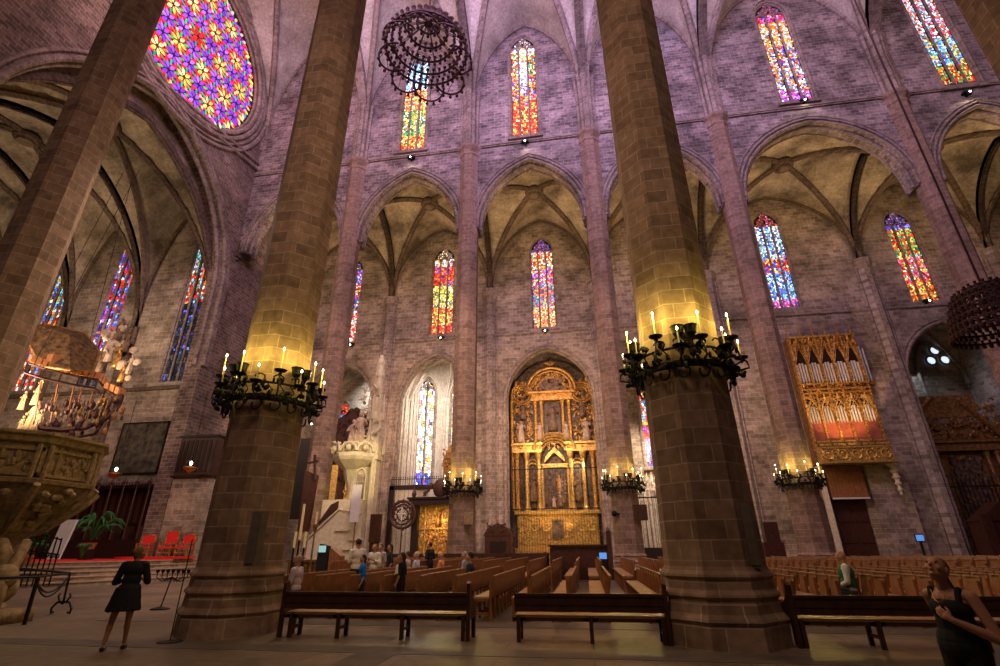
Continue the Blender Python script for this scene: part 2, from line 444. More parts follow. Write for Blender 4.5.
bk = MB(); bk.add([(-60, 51.9, 0), (46, 51.9, 0), (46, 51.9, 34), (-60, 51.9, 34)], [(0, 1, 2, 3)]); bk.add([(46, -3, 0), (46, 52, 0), (46, 52, 50), (46, -3, 50)], [(0, 1, 2, 3)])
struct('wall_west', bk, M['wall_brown'], label='outer walls closing the far side')

# vaults
KV = 1.22; RV2 = (1+KV*KV)/2; CV = RV2-1
def gp(s):
    s = min(abs(s), 1); return sqrt(max(RV2*RV2-(s+CV)**2, 0))/KV
def vault(x0, x1, y0, y1, zs, h, mat, ribs, rw=.2, tw=.34, n=14, dome=.0, lab='rib vault', boss=True, sides=True):
    cx, cy, ax, ay = (x0+x1)/2, (y0+y1)/2, (x1-x0)/2, (y1-y0)/2
    mb = MB(); vs = []
    us = [-cos(pi*k/(2*n)) for k in range(2*n+1)]
    def Z(u, v): return zs+h*gp(min(abs(u), abs(v)))+dome*(1-max(abs(u), abs(v))**2)
    for v in us:
        for u in us: vs.append((cx+ax*u, cy+ay*v, Z(u, v)))
    m = 2*n+1
    mb.add(vs, [(j*m+i, j*m+i+1, (j+1)*m+i+1, (j+1)*m+i) for j in range(2*n) for i in range(2*n)])
    o = struct('ceiling', mb, M[mat], label=lab, smooth=True)
    for p in (1, -1):
        ribs.tube([(cx+ax*u, cy+ay*u*p, Z(u, u)-.08) for u in us], rw, 6)
        ribs.tube([(cx+ax*u, cy+ay*u*p, Z(u, u)-.24) for u in us], rw*.55, 6)
    for q in (-1, 1):
        if abs(cx+q*ax-XD) < .2 and zs > 30: continue
        ribs.tube([(cx+q*ax, cy+ay*u, zs+h*gp(u)-.08) for u in us], tw, 4, flat=(1, 0, 0))
        ribs.tube([(cx+q*ax, cy+ay*u, zs+h*gp(u)-.36) for u in us], tw*.5, 6)
        if sides: ribs.tube([(cx+ax*u, cy+q*(ay-.25), zs+h*gp(u)-.05) for u in us], .16, 6)
    if boss: ribs.lathe([(.2, -.8), (.5, -.78), (.55, -.6), (.78, -.55), (.84, -.3), (.7, -.05), (.3, .05)], 14, (cx, cy, zs+h+dome))
ribs = MB(); ns = [XD]+CX+[44.6]
for a, b in zip(ns, ns[1:]): vault(a, b, YB-.2, YC, 23.9, 7.6, 'vault', ribs, .24, .36, lab='plastered rib vault over the far aisle')
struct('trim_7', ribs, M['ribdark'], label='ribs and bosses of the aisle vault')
ribs = MB()
for a, b in zip(ns, ns[1:]): vault(a, b, YA, 31.5, 35.2, 13.4 if a < XD+1 else 11.3, 'navevault', ribs, .28, .5, 16, 1.2, lab='pale plastered vault high over the nave')
for x in ns:
    for dx, dy, r in ((-.62, 31.28, .16), (-.32, 31.08, .2), (0, 30.95, .24), (.32, 31.08, .2), (.62, 31.28, .16)):
        if x > XD+1: ribs.tube([(x+dx, dy, 32.4), (x+dx, dy, 36.2), (x+dx*1.25, dy-.25, 38.5)], r, 6)
struct('trim_8', ribs, M['rib'], label='ribs and wall shafts of the nave vault')
# responds on the aisle wall
rs = MB()
for x in CX:
    rs.lathe([(.75, 0), (.75, .5), (.55, .7), (.55, 23.2), (.72, 23.5), (.75, 24.1)], 8, (x, YC+.05, 0), pi/8)
    for dx in (-.6, .6): rs.tube([(x+dx, YC, 0), (x+dx, YC, 24)], .14, 6)
struct('trim_9', rs, M['rib'], label='half-octagonal wall piers between the chapels')

# chapels behind the aisle wall
def chapel(x0, x1, y1, z1, mat, back=None, lab=''):
    mb = MB()
    mb.add([(x0, YC+1.05, 0), (x0, y1, 0), (x0, y1, z1), (x0, YC+1.05, z1)], [(0, 1, 2, 3)])
    mb.add([(x1, YC+1.05, 0), (x1, y1, 0), (x1, y1, z1), (x1, YC+1.05, z1)], [(3, 2, 1, 0)])
    if back is None: mb.add([(x0, y1, 0), (x1, y1, 0), (x1, y1, z1), (x0, y1, z1)], [(0, 1, 2, 3)])
    o = struct('wall_chapel', mb, M[mat], label=lab)
    r = MB(); vault(x0, x1, YC+1.0, y1+.02, z1-5.2, 5.0, 'chapel' if mat == 'chapel' else 'vault', r, .13, .2, 8, lab='small rib vault inside a chapel')
    struct('trim_10', r, M['chapel'] if mat == 'chapel' else M['rib'], label='ribs of a chapel vault')
# bay 0
chapel(-26.6, -18.0, 49, 19.5, 'wall_low', lab='side and back walls of the chapel behind the pale pulpit')
# bay 1: polygonal apse, bright
chapel(-17.2, -7.8, 47.4, 20.2, 'chapel', back=False, lab='pale side walls of the light-filled apsidal chapel')
def facet(x0, y0, x1, y1):
    L = sqrt((x1-x0)**2+(y1-y0)**2); ux, uy = (x1-x0)/L, (y1-y0)/L; nx, ny = -uy, ux
    return (lambda s, z, d: (x0+ux*s+nx*d, y0+uy*s+ny*d, z)), L
ap = [(-16.9, 47.3), (-14.0, 50.4), (-10.8, 50.4), (-7.9, 47.3)]
am = MB(); ar = MB(); FC = []
for (p, q) in zip(ap, ap[1:]):
    mp, L = facet(*p, *q); FC.append((mp, L))
    am.extend(wallmesh(mp, 0, L, 0, 20.2, .4, [arch(L/2, .98, 7.2, 16.6, 1.7)], 10))
    mould(ar, mp, L/2, 1.2, 0, 16.5, 2.1, [(0, -.05, .1), (.35, -.05, .1)])
for x, y in ap+[(-17.0, 44), (-8.0, 44), (-16.9, 45.8), (-8.1, 45.8)]:
    for dx in (-.3, 0, .3): ar.tube([(x+dx, y-.15, 0), (x+dx, y-.15, 15.5)], .14, 6)
    ar.tube([(x, y-.1, 15.5), (x*.55-12.5*.45, y-.8, 18.7), (-12.5, 46.6, 20)], .14, 6)
apt = MB(); n = len(ap)
apt.add([(-12.5, 46.6, 20.4)]+[(x, y, 15.5) for x, y in ap]+[(x, y, 20.2) for x, y in ap]+[(-12.5, 47.4, 20.6)], [(5, 6, 9), (6, 7, 9), (7, 8, 9), (5, 9, 8)])
struct('wall_apse', am, M['chapel'], label='pale faceted back wall of the apsidal chapel')
struct('trim_11', ar, M['chapel'], label='slender shafts and ribs of the apsidal chapel')
struct('ceiling', apt, M['chapel'], label='pale roof of the apsidal chapel')
# bay 2: niche behind the great altarpiece
chapel(-6.6, 1.9, 44.2, 19.6, 'wall_low', lab='walls of the chapel behind the great gilded altarpiece')
# bay 3
mb3 = MB()
chapel(3.2, 11.5, 48.6, 19.6, 'wall_low', lab='walls of the chapel half hidden by the large right-hand column')
# bay 5
chapel(25.0, 33.8, 47.5, 19.6, 'wall_low', lab='dim walls of the chapel at the right edge')

# chancel
yN, yS, zC = 31.45, 12.0, 30
mpN = mapY(yN)
cw = [(-30.2, 13.2, 29.6), (-37.7, 13.2, 28.8), (-43.6, 13.2, 28.3), (-52.3, 13.2, 30)]
struct('wall_chancel', wallmesh(mpN, -60, XD-1.2, 0, 33, .8, [arch(c, 1.05, zb, zt-1.7, 1.7) for c, zb, zt in cw], 10).extend(
    MB().add([(-60, yS, 0), (XD-1.2, yS, 0), (XD-1.2, yS, 33), (-60, yS, 33)], [(3, 2, 1, 0)]).add([(-60, yS, 0), (-60, yN, 0), (-60, yN, 33), (-60, yS, 33)], [(3, 2, 1, 0)])), M['wall_low'], label='stone walls of the deep chancel')
ribs = MB(); cs = [-28.3, -34.8, -41.6, -48.4, -60]
for a, b in zip(cs, cs[1:]): vault(a, b, yS, yN, 17.5, 12, 'vault', ribs, .2, .3, 12, lab='brown plastered vault over the chancel')
for x in cs[1:-1]:
    for dx in (-.3, 0, .3): ribs.tube([(x+dx, yN-.1, 0), (x+dx, yN-.1, 18)], .2, 6)
ribs.box(-60, XD-1.3, yN-.2, yN, 12.6, 12.85)
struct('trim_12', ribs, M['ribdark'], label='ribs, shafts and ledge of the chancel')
cg = (yS+yN)/2; ca = (yN-yS)/2
struct('wall_chancel_front', wallmesh(mapX(XD-1.3), yS-2, yN+2, 0, 34, .3, [(yS+.02, yN-.02, lambda s: 0, lambda s: 17.4+12*gp((s-cg)/ca))], 30), M['wall_low'], label='inner face of the chancel arch above the vault')
# chancel steps
PL = [(-22.7, 34), (-22.6, 28.4), (-23.6, 24.8), (-24.3, 22.8), (-25.4, 21.7), (-27.2, 21.0), (-31, 20.3), (-36, 19.8), (-59.8, 19.6), (-59.8, 34)]
def inset(poly, d):
    out = []
    for x, y in poly:
        out.append((x-d if x > -59 else x, y+(d if y < 24 else 0)))
    return out
stp = MB(); sre = MB()
for k in range(5):
    z0, z1 = .21*k, .21*(k+1)
    p = inset(PL, .34*k)
    stp.prism(p, lambda a, b, d: (a, b, d), z0, z1-.05)
    p2 = [(x+.05 if x > -59 else x, y-(.05 if y < 24 else 0)) for x, y in p]
    sre.prism(p2, lambda a, b, d: (a, b, d), z1-.05, z1)
struct('floor_chancel_steps', stp, M['wall_low'], label='curved flight of stone steps up to the chancel')
struct('trim_13', sre, plain('step_nosing', (.42, .28, .18), .5), label='pale nosings of the chancel steps')

# ------------------------------------------------------------ windows
P1 = pal([(.18, [(RED, 4), (YEL, 3), (WHT, 1)]), (.5, [(RED, 5), (ORG, 3), (WHT, 2), (YEL, 1)]), (.62, [(PUR, 2), (BLU, 2), (RED, 2), (WHT, 1)]), (.85, [(YEL, 3), (RED, 2), (GRN, 1), (WHT, 2)]), (2, [(WHT, 4), (YEL, 2)])])
P2 = pal([(.15, [(RED, 2), (YEL, 3), (ORG, 2)]), (.4, [(GRN, 5), (YEL, 3), (WHT, 1)]), (.6, [(ORG, 3), (YEL, 3), (RED, 1), (WHT, 1)]), (2, [(CYA, 5), (WHT, 4), (BLU, 1)])])
P4 = pal([(.12, [(PUR, 3), (PNK, 2), (WHT, 1)]), (.35, [(CYA, 1), (WHT, 2), (ORG, 3), (BLU, 1)]), (.55, [(BLU, 3), (YEL, 3), (RED, 2), (WHT, 2)]), (.8, [(ORG, 4), (WHT, 3), (YEL, 2)]), (2, [(PNK, 5), (RED, 3), (PUR, 2)])])
P5 = pal([(.2, [(RED, 3), (YEL, 2), (GRN, 2)]), (.45, [(CYA, 3), (YEL, 2), (BLU, 1)]), (2, [(WHT, 4), (RED, 3), (PNK, 1), (CYA, 2)])])
window(mpB, CW[0][0], 1.16, 32.95, 45.1, P2, lab='tall stained window at the left end of the clerestory')
window(mpB, CW[1][0], 1.16, 32.95, 45.1, P2, lab='tall green and yellow stained window behind the hanging hoop chandelier')
window(mpB, CW[2][0], 1.16, 32.95, 45.1, figure_pal, lab='tall red and white stained window above the central arch')
window(mpB, CW[3][0], 1.16, 32.95, 45.1, P1, lab='tall stained window hidden by the large right-hand column')
window(mpB, CW[4][0], 1.2, 32.95, 44.6, P4, lab='tall pink and orange stained window right of the large column')
window(mpB, CW[5][0], 1.2, 32.4, 44.6, P5, lab='tall white and red stained window at the top right corner')
A0 = pal([(.3, [(RED, 2), (WHT, 2), (ORG, 1)]), (.7, [(BLU, 3), (RED, 3), (WHT, 1), (GRN, 1)]), (2, [(PUR, 3), (BLU, 3), (WHT, 1)])])
A1 = pal([(.12, [(RED, 4), (YEL, 1)]), (.3, [(RED, 3), (YEL, 3)]), (.55, [(YEL, 4), (GRN, 2), (WHT, 1)]), (.78, [(RED, 5), (ORG, 2), (BLU, 1)]), (2, [(WHT, 3), (YEL, 2), (PUR, 1)])])
A2 = pal([(.22, [(YEL, 4), (WHT, 1), (ORG, 2), (RED, 1)]), (.45, [(ORG, 2), (GRN, 2), (BLU, 2), (RED, 2)]), (.65, [(PUR, 3), (RED, 2), (YEL, 2), (CYA, 1)]), (.84, [(WHT, 3), (RED, 3), (YEL, 2)]), (2, [(PUR, 6), (BLU, 3)])])
A4 = pal([(.1, [(PNK, 3), (BLU, 1)]), (.35, [(CYA, 3), (BLU, 3), (WHT, 1)]), (.5, [(RED, 2), (YEL, 2), (BLU, 3)]), (.85, [(BLU, 3), (CYA, 3), (WHT, 4)]), (2, [(PNK, 5), (RED, 4)])])
A5 = pal([(.2, [(RED, 2), (YEL, 3), (ORG, 2)]), (.5, [(PNK, 2), (RED, 3), (YEL, 2), (CYA, 1)]), (.8, [(RED, 3), (GRN, 3), (YEL, 2)]), (2, [(PUR, 4), (BLU, 4)])])
for (c, zb, zt), pf, t in zip(AW, (A0, A1, A2, A1, A4, A5), ('blue and red aisle window left of the far columns', 'red and yellow aisle window left of the central far column', 'purple-headed aisle window above the great altarpiece', 'aisle window hidden by the large right-hand column', 'pink-headed blue aisle window above the gilded organ', 'blue-headed red and green aisle window at the right')):
    window(mapY(YC+.25), c, 1.12, zb, zt, pf, lab='stained glass '+t)
D1 = pal([(.6, [(ORG, 3), (RED, 3), (CYA, 2), (WHT, 1)]), (.8, [(CYA, 3), (PNK, 2), (WHT, 1), (GRN, 1)]), (2, [(CYA, 4), (BLU, 2), (ORG, 2), (WHT, 1)])])
D2 = pal([(.5, [(BLU, 2), (PUR, 2), (WHT, 1), (RED, 1)]), (.8, [(PUR, 2), (RED, 4), (BLU, 2), (WHT, 1)]), (2, [(ORG, 3), (YEL, 2), (CYA, 2), (RED, 2)])])
D3 = pal([(.5, [(RED, 2), (ORG, 2), (WHT, 2), (BLU, 1)]), (2, [(CYA, 3), (YEL, 2), (BLU, 2)])])
for (c, zb, zt), pf, gf, t in zip(cw, (D1, D2, D3, D3), (.42, .1, None, None), ('with a blanked lower half beside the chancel arch', 'dark blue and red above the canopy group', 'orange and white beside the leaning column', 'green and blue at the left edge')):
    window(mapY(yN+.1), c, 1.0, zb, zt, pf, mat='glassdim', lab='tall chancel window '+t, glass_from=gf, cell=(.2, .26))
PW = pal([(.12, [(BLU, 3), (PUR, 1), (WHT, 1)]), (2, [(WHT, 14), (YEL, 2), (CYA, 1), (PNK, .5), (BLU, .5)])])
for k, t in enumerate(('left', 'middle', 'right')):
    mp, L = FC[k]
    window(lambda s, z, d, mp=mp: mp(s, z, d+.08), L/2, .94, 7.2, 18.2, PW, lights=2, lab='pale glass lancet in the %s facet of the apsidal chapel' % t, cell=(.2, .3))
# smaller chapel windows
window(mapY(48.3), at(648, 420, 48.3).x, .62, 8.3, 15.6, pal([(.3, [(BLU, 4), (RED, 1), (WHT, 1)]), (.55, [(RED, 4), (PUR, 1)]), (2, [(CYA, 2), (RED, 2), (YEL, 1), (WHT, 2), (BLU, 1)])]), lights=2, lab='narrow red and blue chapel window left of the large right-hand column', quat=False, cell=(.2, .26))
q = at(347, 387, 48.6)
window(mapY(48.6), q.x, .5, 13.6, 16.0, pal([(.45, [(BLU, 5), (WHT, 1)]), (2, [(RED, 5), (ORG, 1)])]), lights=2, lab='small red and blue window above the pale pulpit', quat=False)

# rose window
def rose():
    root = thing('window_rose', '', '', mpD(RC[0], RC[1], .5)); del root['label']; del root['category']; root['kind'] = 'structure'
    winno[0] += 1; root.name = 'window_%d' % winno[0]; root['label'] = 'great round rose window of red, violet and yellow panes'
    tr = MB(); n = 64
    tr.prism([(RC[0]+7.0*cos(2*pi*k/n), RC[1]+7.0*sin(2*pi*k/n)) for k in range(n)], mpD, .5, .65)
    make('tracery', tr, plain('rose_tracery', (.05, .035, .04), .7), root)
    g = MB(); g.c = []; a = .86
    VI = [(.3,.07,.9),(.45,.15,1),(.22,.04,.7)]; GR = [(.02,.35,.25),(.03,.5,.2)]; YL = [(1,.68,.12),(1,.8,.35)]; RE = [(.95,.03,.03),(.85,.02,.02)]
    pts = []
    for i in range(-12, 13):
        for j in range(-12, 13):
            x = a*(i+j*.5); y = a*j*sqrt(3)/2
            if x*x+y*y < 6.9**2: pts.append((i, j, x, y))
    S_ = set((i, j) for i, j, _, _ in pts)
    def leaf(x0, y0, x1, y1, w, col):
        dx, dy = x1-x0, y1-y0; L = sqrt(dx*dx+dy*dy); ux, uy = dx/L, dy/L
        pr = [(0, 0), (.25, w*.8), (.5, w), (.75, w*.8), (1, 0), (.75, -w*.8), (.5, -w), (.25, -w*.8)]
        q = [(x0+ux*t*L-uy*k, y0+uy*t*L+ux*k) for t, k in pr]
        if any(X*X+Y*Y > 6.85**2 for X, Y in q): return
        g.add([mpD(RC[0]+X, RC[1]+Y, .46) for X, Y in q], [tuple(range(8))]); v = RD(.75, 1.2); g.c.append(tuple(c*v for c in col))
    for i, j, x, y in pts:
        m = (i-j) % 3
        # flower hubs on every third lattice point
        if m == 0:
            R = max(abs(i), abs(j), abs(i+j))
            s6 = (i//3*1+j//3*1) if i % 3 == 0 and j % 3 == 0 else None
            if R == 0: fc = RE
            elif i % 3 == 0 and j % 3 == 0: fc = YL
            else: fc = VI
            if R > 0 and (abs(i-j) % 9 == 6) and fc is VI: fc = VI
            for k in range(6):
                w = pi/6*2*k+pi/6*0
                d = Vector((cos(w), sin(w)))
                leaf(x+d.x*.12, y+d.y*.12, x+d.x*.8, y+d.y*.8, .15, random.choice(fc))
                w2 = w+pi/6
                leaf(x+cos(w2)*.42, y+sin(w2)*.42, x+cos(w2)*.98, y+sin(w2)*.98, .1, random.choice(GR if fc is not YL else GR+RE))
        else:
            for k in range(3):
                w = 2*pi*k/3+(pi/6 if m == 1 else -pi/6)
                leaf(x+cos(w)*.04, y+sin(w)*.04, x+cos(w)*.46, y+sin(w)*.46, .12, random.choice(RE))
            q = [(x+.13*cos(pi*k/4), y+.13*sin(pi*k/4)) for k in range(8)]
            if all(X*X+Y*Y < 6.85**2 for X, Y in q):
                g.add([mpD(RC[0]+X, RC[1]+Y, .45) for X, Y in q], [tuple(range(8))]); g.c.append(random.choice(YL+RE+RE))
    for k in range(72):
        w = 2*pi*k/72
        leaf(6.25*cos(w), 6.25*sin(w), 6.82*cos(w), 6.82*sin(w), .14, random.choice(YL if k % 3 else VI))
    make('glass', g, M['rose'], root)
rose()
# ------------------------------------------------------------ columns
def column(x, y, R, label, near=False):
    t = thing('octagonal_column', label, 'column', (x, y, 0))
    b = MB(); k = R/.83
    b.lathe([(1.08*k, 0), (1.06*k, .36), (1.10*k, .42), (1.08*k, .46), (1.02*k, .53), (.99*k, .74), (1.04*k, .79), (1.03*k, .83), (.97*k, .9), (.95*k, 1.05), (1.0*k, 1.1), (.99*k, 1.14), (.93*k, 1.2), (R*1.09, 1.26)], 8, (0, 0, 0), pi/8)
    make('base', b, M['col'], t, local=True)
    s = MB(); s.lathe([(R*1.09, 1.26), (R*1.06, 3), (R, 6), (R, 31.3)], 8, (0, 0, 0), pi/8); make('shaft', s, M['col'], t, local=True)
    c = MB(); c.lathe([(R, 31.3), (R*1.12, 31.45), (R*1.05, 31.6), (R*1.1, 31.9), (R*1.32, 32.15), (R*1.34, 32.4), (R*1.1, 32.5)], 8, (0, 0, 0), pi/8)
    make('capital', c, M['col'], t, local=True)
    return t
cl = [('leftmost leaning octagonal stone column cropped by the left edge', 'big octagonal stone column with a candle ring, left of the benches', 'big octagonal stone column with a candle ring, right of centre', 'octagonal column in the dark upper right corner'),
      ('far octagonal column just left of the pale pulpit', 'far octagonal column with a candle ring, left of the great gilded altarpiece', 'far octagonal column with a candle ring, right of the great gilded altarpiece', 'far octagonal column with a candle ring beside the gilded organ', 'far octagonal column behind the hanging lamp cluster at the right edge')]
CXA = [-16.8, -7.55, 2.35, CX[3]]
for i in range(4):
    tc = column(CXA[i], YA, (.77, .81, .85, .8)[i], cl[0][i])
for i in range(5): column(CX[i], YB, .8, cl[1][i])

# ------------------------------------------------------------ candle rings
def candle_ring(loc, label, rz=0, R=1.03):
    t = thing('candle_ring', label, 'chandelier', loc, rz)
    b = MB()
    for z, r in ((-.22, .035), (-.12, .03), (.18, .03)): b.torus((0, 0, z), R-.06, r, 32, 6)
    b.lathe([(R-.04, -.2), (R-.02, -.2), (R-.02, -.12), (R-.04, -.12)], 32, caps=False)
    for k in range(24):
        w = 2*pi*k/24
        b.tube([(cos(w)*(R-.06), sin(w)*(R-.06), -.2), (cos(w+.13)*(R-.03), sin(w+.13)*(R-.03), 0), (cos(w)*(R-.06), sin(w)*(R-.06), .18)], .016, 5)
    make('ring_band', b, M['iron'], t, local=True)
    for k in range(8):
        w = 2*pi*k/8+pi/8; e = Vector((cos(w), sin(w), 0)); a = MB()
        a.tube([e*.84, e*(R-.05)+Vector((0, 0, .02))], .028, 5)
        make('wall_stay', a, M['iron'], t, local=True)
    for k in range(16):
        w = 2*pi*k/16+.1; e = Vector((cos(w), sin(w), 0)); tn = Vector((-sin(w), cos(w), 0))
        hi = k % 2; out = R+(.12 if hi else .2); z0 = (.42 if k % 4 == 1 else .3) if hi else .1
        a = MB()
        a.tube([e*(R-.05)+Vector((0, 0, -.2)), e*(out+.12)+Vector((0, 0, -.12)), e*(out+.1)+Vector((0, 0, .02)), e*out+Vector((0, 0, z0))], .022, 6)
        # lower scroll
        sc = [e*(R-.03)+tn*(.16*sin(q)*(1-q/9))+Vector((0, 0, -.22-.13*(1-cos(q))*1.0)) for q in [j*.5 for j in range(11)]]
        a.tube(sc, .022, 5)
        sc = [e*(R+.02)+tn*(.12*sin(q))+Vector((0, 0, .16+.1*(1-cos(q)))) for q in [j*.55 for j in range(9)]]
        a.tube(sc, .02, 5)
        for _ in range(9):     # iron leaves
            p = e*(R+RD(-.06, .18))+tn*RD(-.2, .2)+Vector((0, 0, RD(-.3, .32)))
            a.ball(p, (.09, .035, .06), 6, 4, Matrix.Rotation(RD(0, 6), 3, 'Z') @ Matrix.Rotation(RD(0, 3), 3, 'Y'))
        make('scroll_arm', a, M['iron'], t, local=True)
        p = MB(); c = e*out+Vector((0, 0, z0))
        p.lathe([(.02, -.1), (.05, -.06), (.03, -.03), (.13, .0), (.15, .03), (.05, .03)], 10, c)
        make('drip_pan', p, M['iron'], t, local=True)
        L = .52 if hi else .36
        cd = MB(); cd.lathe([(.017, .02), (.015, L)], 7, c); o = make('candle', cd, M['wax'], t, local=True)
        bl = MB(); bl.lathe([(.01, L), (.02, L+.02), (.022, L+.045), (.008, L+.08)], 7, c); make('bulb', bl, M['bulb'], o, local=True)
    for k in (3, 7, 11, 15):
        w = 2*pi*k/16-.15
        for dw in (-.13, .13):
            g = MB(); g.lathe([(.04, .1), (.02, .3), (.05, .38), (.11, .46), (.13, .6), (.15, .63), (.1, .62)], 10, (cos(w+dw)*(R-.03), sin(w+dw)*(R-.03), 0))
            make('goblet', g, M['iron'], t, local=True)
    return t
r0 = candle_ring((CXA[1], YA, 5.0), 'iron ring of lit candle lamps round the big column left of centre', .2)
dup(r0, (CXA[2], YA, 5.2), .5, 'iron ring of lit candle lamps round the big column right of centre')
for i, l in ((1, 'far iron ring of lit candle lamps on the column left of the altarpiece'), (2, 'far iron ring of lit candle lamps on the column right of the altarpiece'), (3, 'far iron ring of lit candle lamps on the column beside the gilded organ')):
    dup(r0, (CX[i], YB, 4.9), .2+.3*i, l)
RINGS = [(CXA[1], YA, 5.0), (CXA[2], YA, 5.2)]+[(CX[i], YB, 4.9) for i in (1, 2, 3)]

# ------------------------------------------------------------ hanging hoop chandeliers
def pend(a, p, s=1):
    a.tube([p, (p[0], p[1], p[2]-.14*s)], .018, 4); a.lathe([(.04, -.4), (.11, -.32), (.09, -.18), (.03, -.12)], 6, p)
def hoops(loc, label, top):
    t = thing('hoop_chandelier', label, 'chandelier', loc)
    h = MB(); h.tube([(0, 0, 3.1), (0, 0, top-loc[2])], .05, 5); h.lathe([(.1, 2.7), (.3, 2.85), (.2, 3.1), (.05, 3.3)], 10); make('chain', h, M['rust'], t, local=True)
    for R, z, n in ((.75, 3.0, 10), (1.3, 2.3, 22), (1.8, 1.6, 28), (2.25, .95, 34), (2.6, .35, 40)):
        a = MB(); a.torus((0, 0, z), R, .075, 40, 6)
        for k in range(8):
            w = 2*pi*k/8; a.tube([(cos(w)*R, sin(w)*R, z), (0, 0, 3.1)], .022, 4)
        for k in range(n):
            w = 2*pi*k/n
            a.lathe([(.06, 0), (.06, .3), (.13, .4), (.06, .55)], 5, (cos(w)*R, sin(w)*R, z)); pend(a, (cos(w)*R, sin(w)*R, z))
        make('hoop', a, M['rust'], t, local=True)
    for k in range(8):
        w = 2*pi*k/8+.2; a = MB(); c = (cos(w)*1.95, sin(w)*2.15)
        for q in range(17):
            u = w-pi*.62+pi*1.24*q/16
            p = (c[0]+cos(u)*1.0, c[1]+sin(u)*1.0, -.35-.25*sin(pi*q/16))
            if q: a.tube([pp, p], .065, 5)
            pp = p
            if q % 2: pend(a, p)
            if q in (4, 8, 12): a.tube([p, (cos(w)*2.6, sin(w)*2.6, .35)], .02, 4)
        make('lobe', a, M['rust'], t, local=True)
    return t
hoops((-8.1, 21.3, 30.9), 'many-tiered iron hoop chandelier hanging high under the vault', 46)
t = thing('lamp_cluster', 'dark drum-shaped tiered hanging lamp on a long chain at the right edge', 'chandelier', (17.1, 21.3, 9.5))
h = MB(); h.tube([(0, 0, 2.2), (0, 0, 37)], .045, 5); make('chain', h, M['rust'], t, local=True)
for i, (R, z) in enumerate(((1.62, 0), (1.52, .34), (1.43, .68), (1.34, 1.02), (1.22, 1.36), (1.05, 1.65), (.6, 1.95))):
    a = MB(); a.torus((0, 0, z), R, .05, 36, 6)
    for k in range(int(26*R)):
        w = 2*pi*k/int(26*R); p = (cos(w)*R, sin(w)*R, z); a.lathe([(.07, -.2), (.09, -.1), (.05, .0), (.05, .1), (.07, .16)], 5, p)
    for k in range(6):
        w = 2*pi*k/6; a.tube([(cos(w)*R, sin(w)*R, z), (0, 0, 2.2)], .02, 4)
    make('tier', a, M['rust'], t, local=True)

# ------------------------------------------------------------ floodlights on ledges
FL = []
def flood(p, label):
    t = thing('floodlight', label, 'lamp', p); b = MB(); b.box(-.3, .3, -.12, .2, 0, .16); b.box(-.05, .05, -.05, .3, -.14, 0); make('housing', b, M['iron'], t, local=True)
    b = MB(); b.ball((0, -.2, -.04), (.08, .05, .07), 10, 6); make('lens', b, M['flood'], t, local=True)
    FL.append(Vector(p))
for px, py, Y, l in ((411, 158, 31.1, 'small lit floodlight below the green and yellow clerestory window'), (525, 142, 31.1, 'small lit floodlight below the red clerestory window over the central arch'), (804, 101, 31.1, 'small lit floodlight below the pink clerestory window'), (968, 93, 31.1, 'small lit floodlight below the clerestory window at the top right'),
                    (545, 331, 41.0, 'small lit floodlight below the purple-headed aisle window'), (441, 338, 41.0, 'small lit floodlight below the red and yellow aisle window'), (351, 345, 41.0, 'small lit floodlight below the blue aisle window on the left'), (928, 301, 41.0, 'small lit floodlight below the blue-headed aisle window on the right')):
    flood(at(px, py, Y), l)

# ------------------------------------------------------------ carving helpers
def carve(mb, n, f, s0, s1, kinds=(0, 1, 2)):
    for _ in range(n):
        p = Vector(f()); k = random.choice(kinds); s = RD(s0, s1)
        if k == 0: mb.ball(p, (s, s*.6, s*RD(.6, 1.3)), 6, 4)
        elif k == 1:
            a = RD(0, 6); mb.tube([p+Vector((cos(a+q*.7)*s*(1-q*.1), -.02, sin(a+q*.7)*s*(1-q*.1))) for q in range(6)], s*.28, 5)
        else: mb.ball(p, (s*.45, s*.5, s*1.3), 6, 4, Matrix.Rotation(RD(-1, 1), 3, 'Y'))
def statue(name, base, h, mat, parent=None, label=None, rz=0, arms=True):
    """robed standing figure"""
    x, y, z = base; k = h/1.75; b = MB()
    b.lathe([(.30*k, 0), (.27*k, .3*k), (.2*k, .75*k), (.17*k, 1.0*k), (.22*k, 1.3*k), (.2*k, 1.42*k), (.07*k, 1.5*k)], 10, (x, y, z), 0, (1, .75))
    b.ball((x, y-.02*k, z+1.62*k), (.095*k, .11*k, .13*k), 8, 6)
    for q in range(6):
        w = 2*pi*q/6; b.tube([(x+cos(w)*.28*k, y+sin(w)*.2*k, z), (x+cos(w)*.17*k, y+sin(w)*.13*k, z+1.05*k)], .04*k, 4)
    if arms:
        b.tube([(x-.2*k, y, z+1.35*k), (x-.3*k, y-.05*k, z+1.08*k), (x-.1*k, y-.24*k, z+1.12*k)], [.07*k, .06*k, .04*k], 6)
        b.tube([(x+.2*k, y, z+1.35*k), (x+.33*k, y-.1*k, z+1.12*k), (x+.3*k, y-.26*k, z+1.35*k)], [.07*k, .06*k, .04*k], 6)
    return make(name, b, mat, parent, None if parent else base, smooth=True)

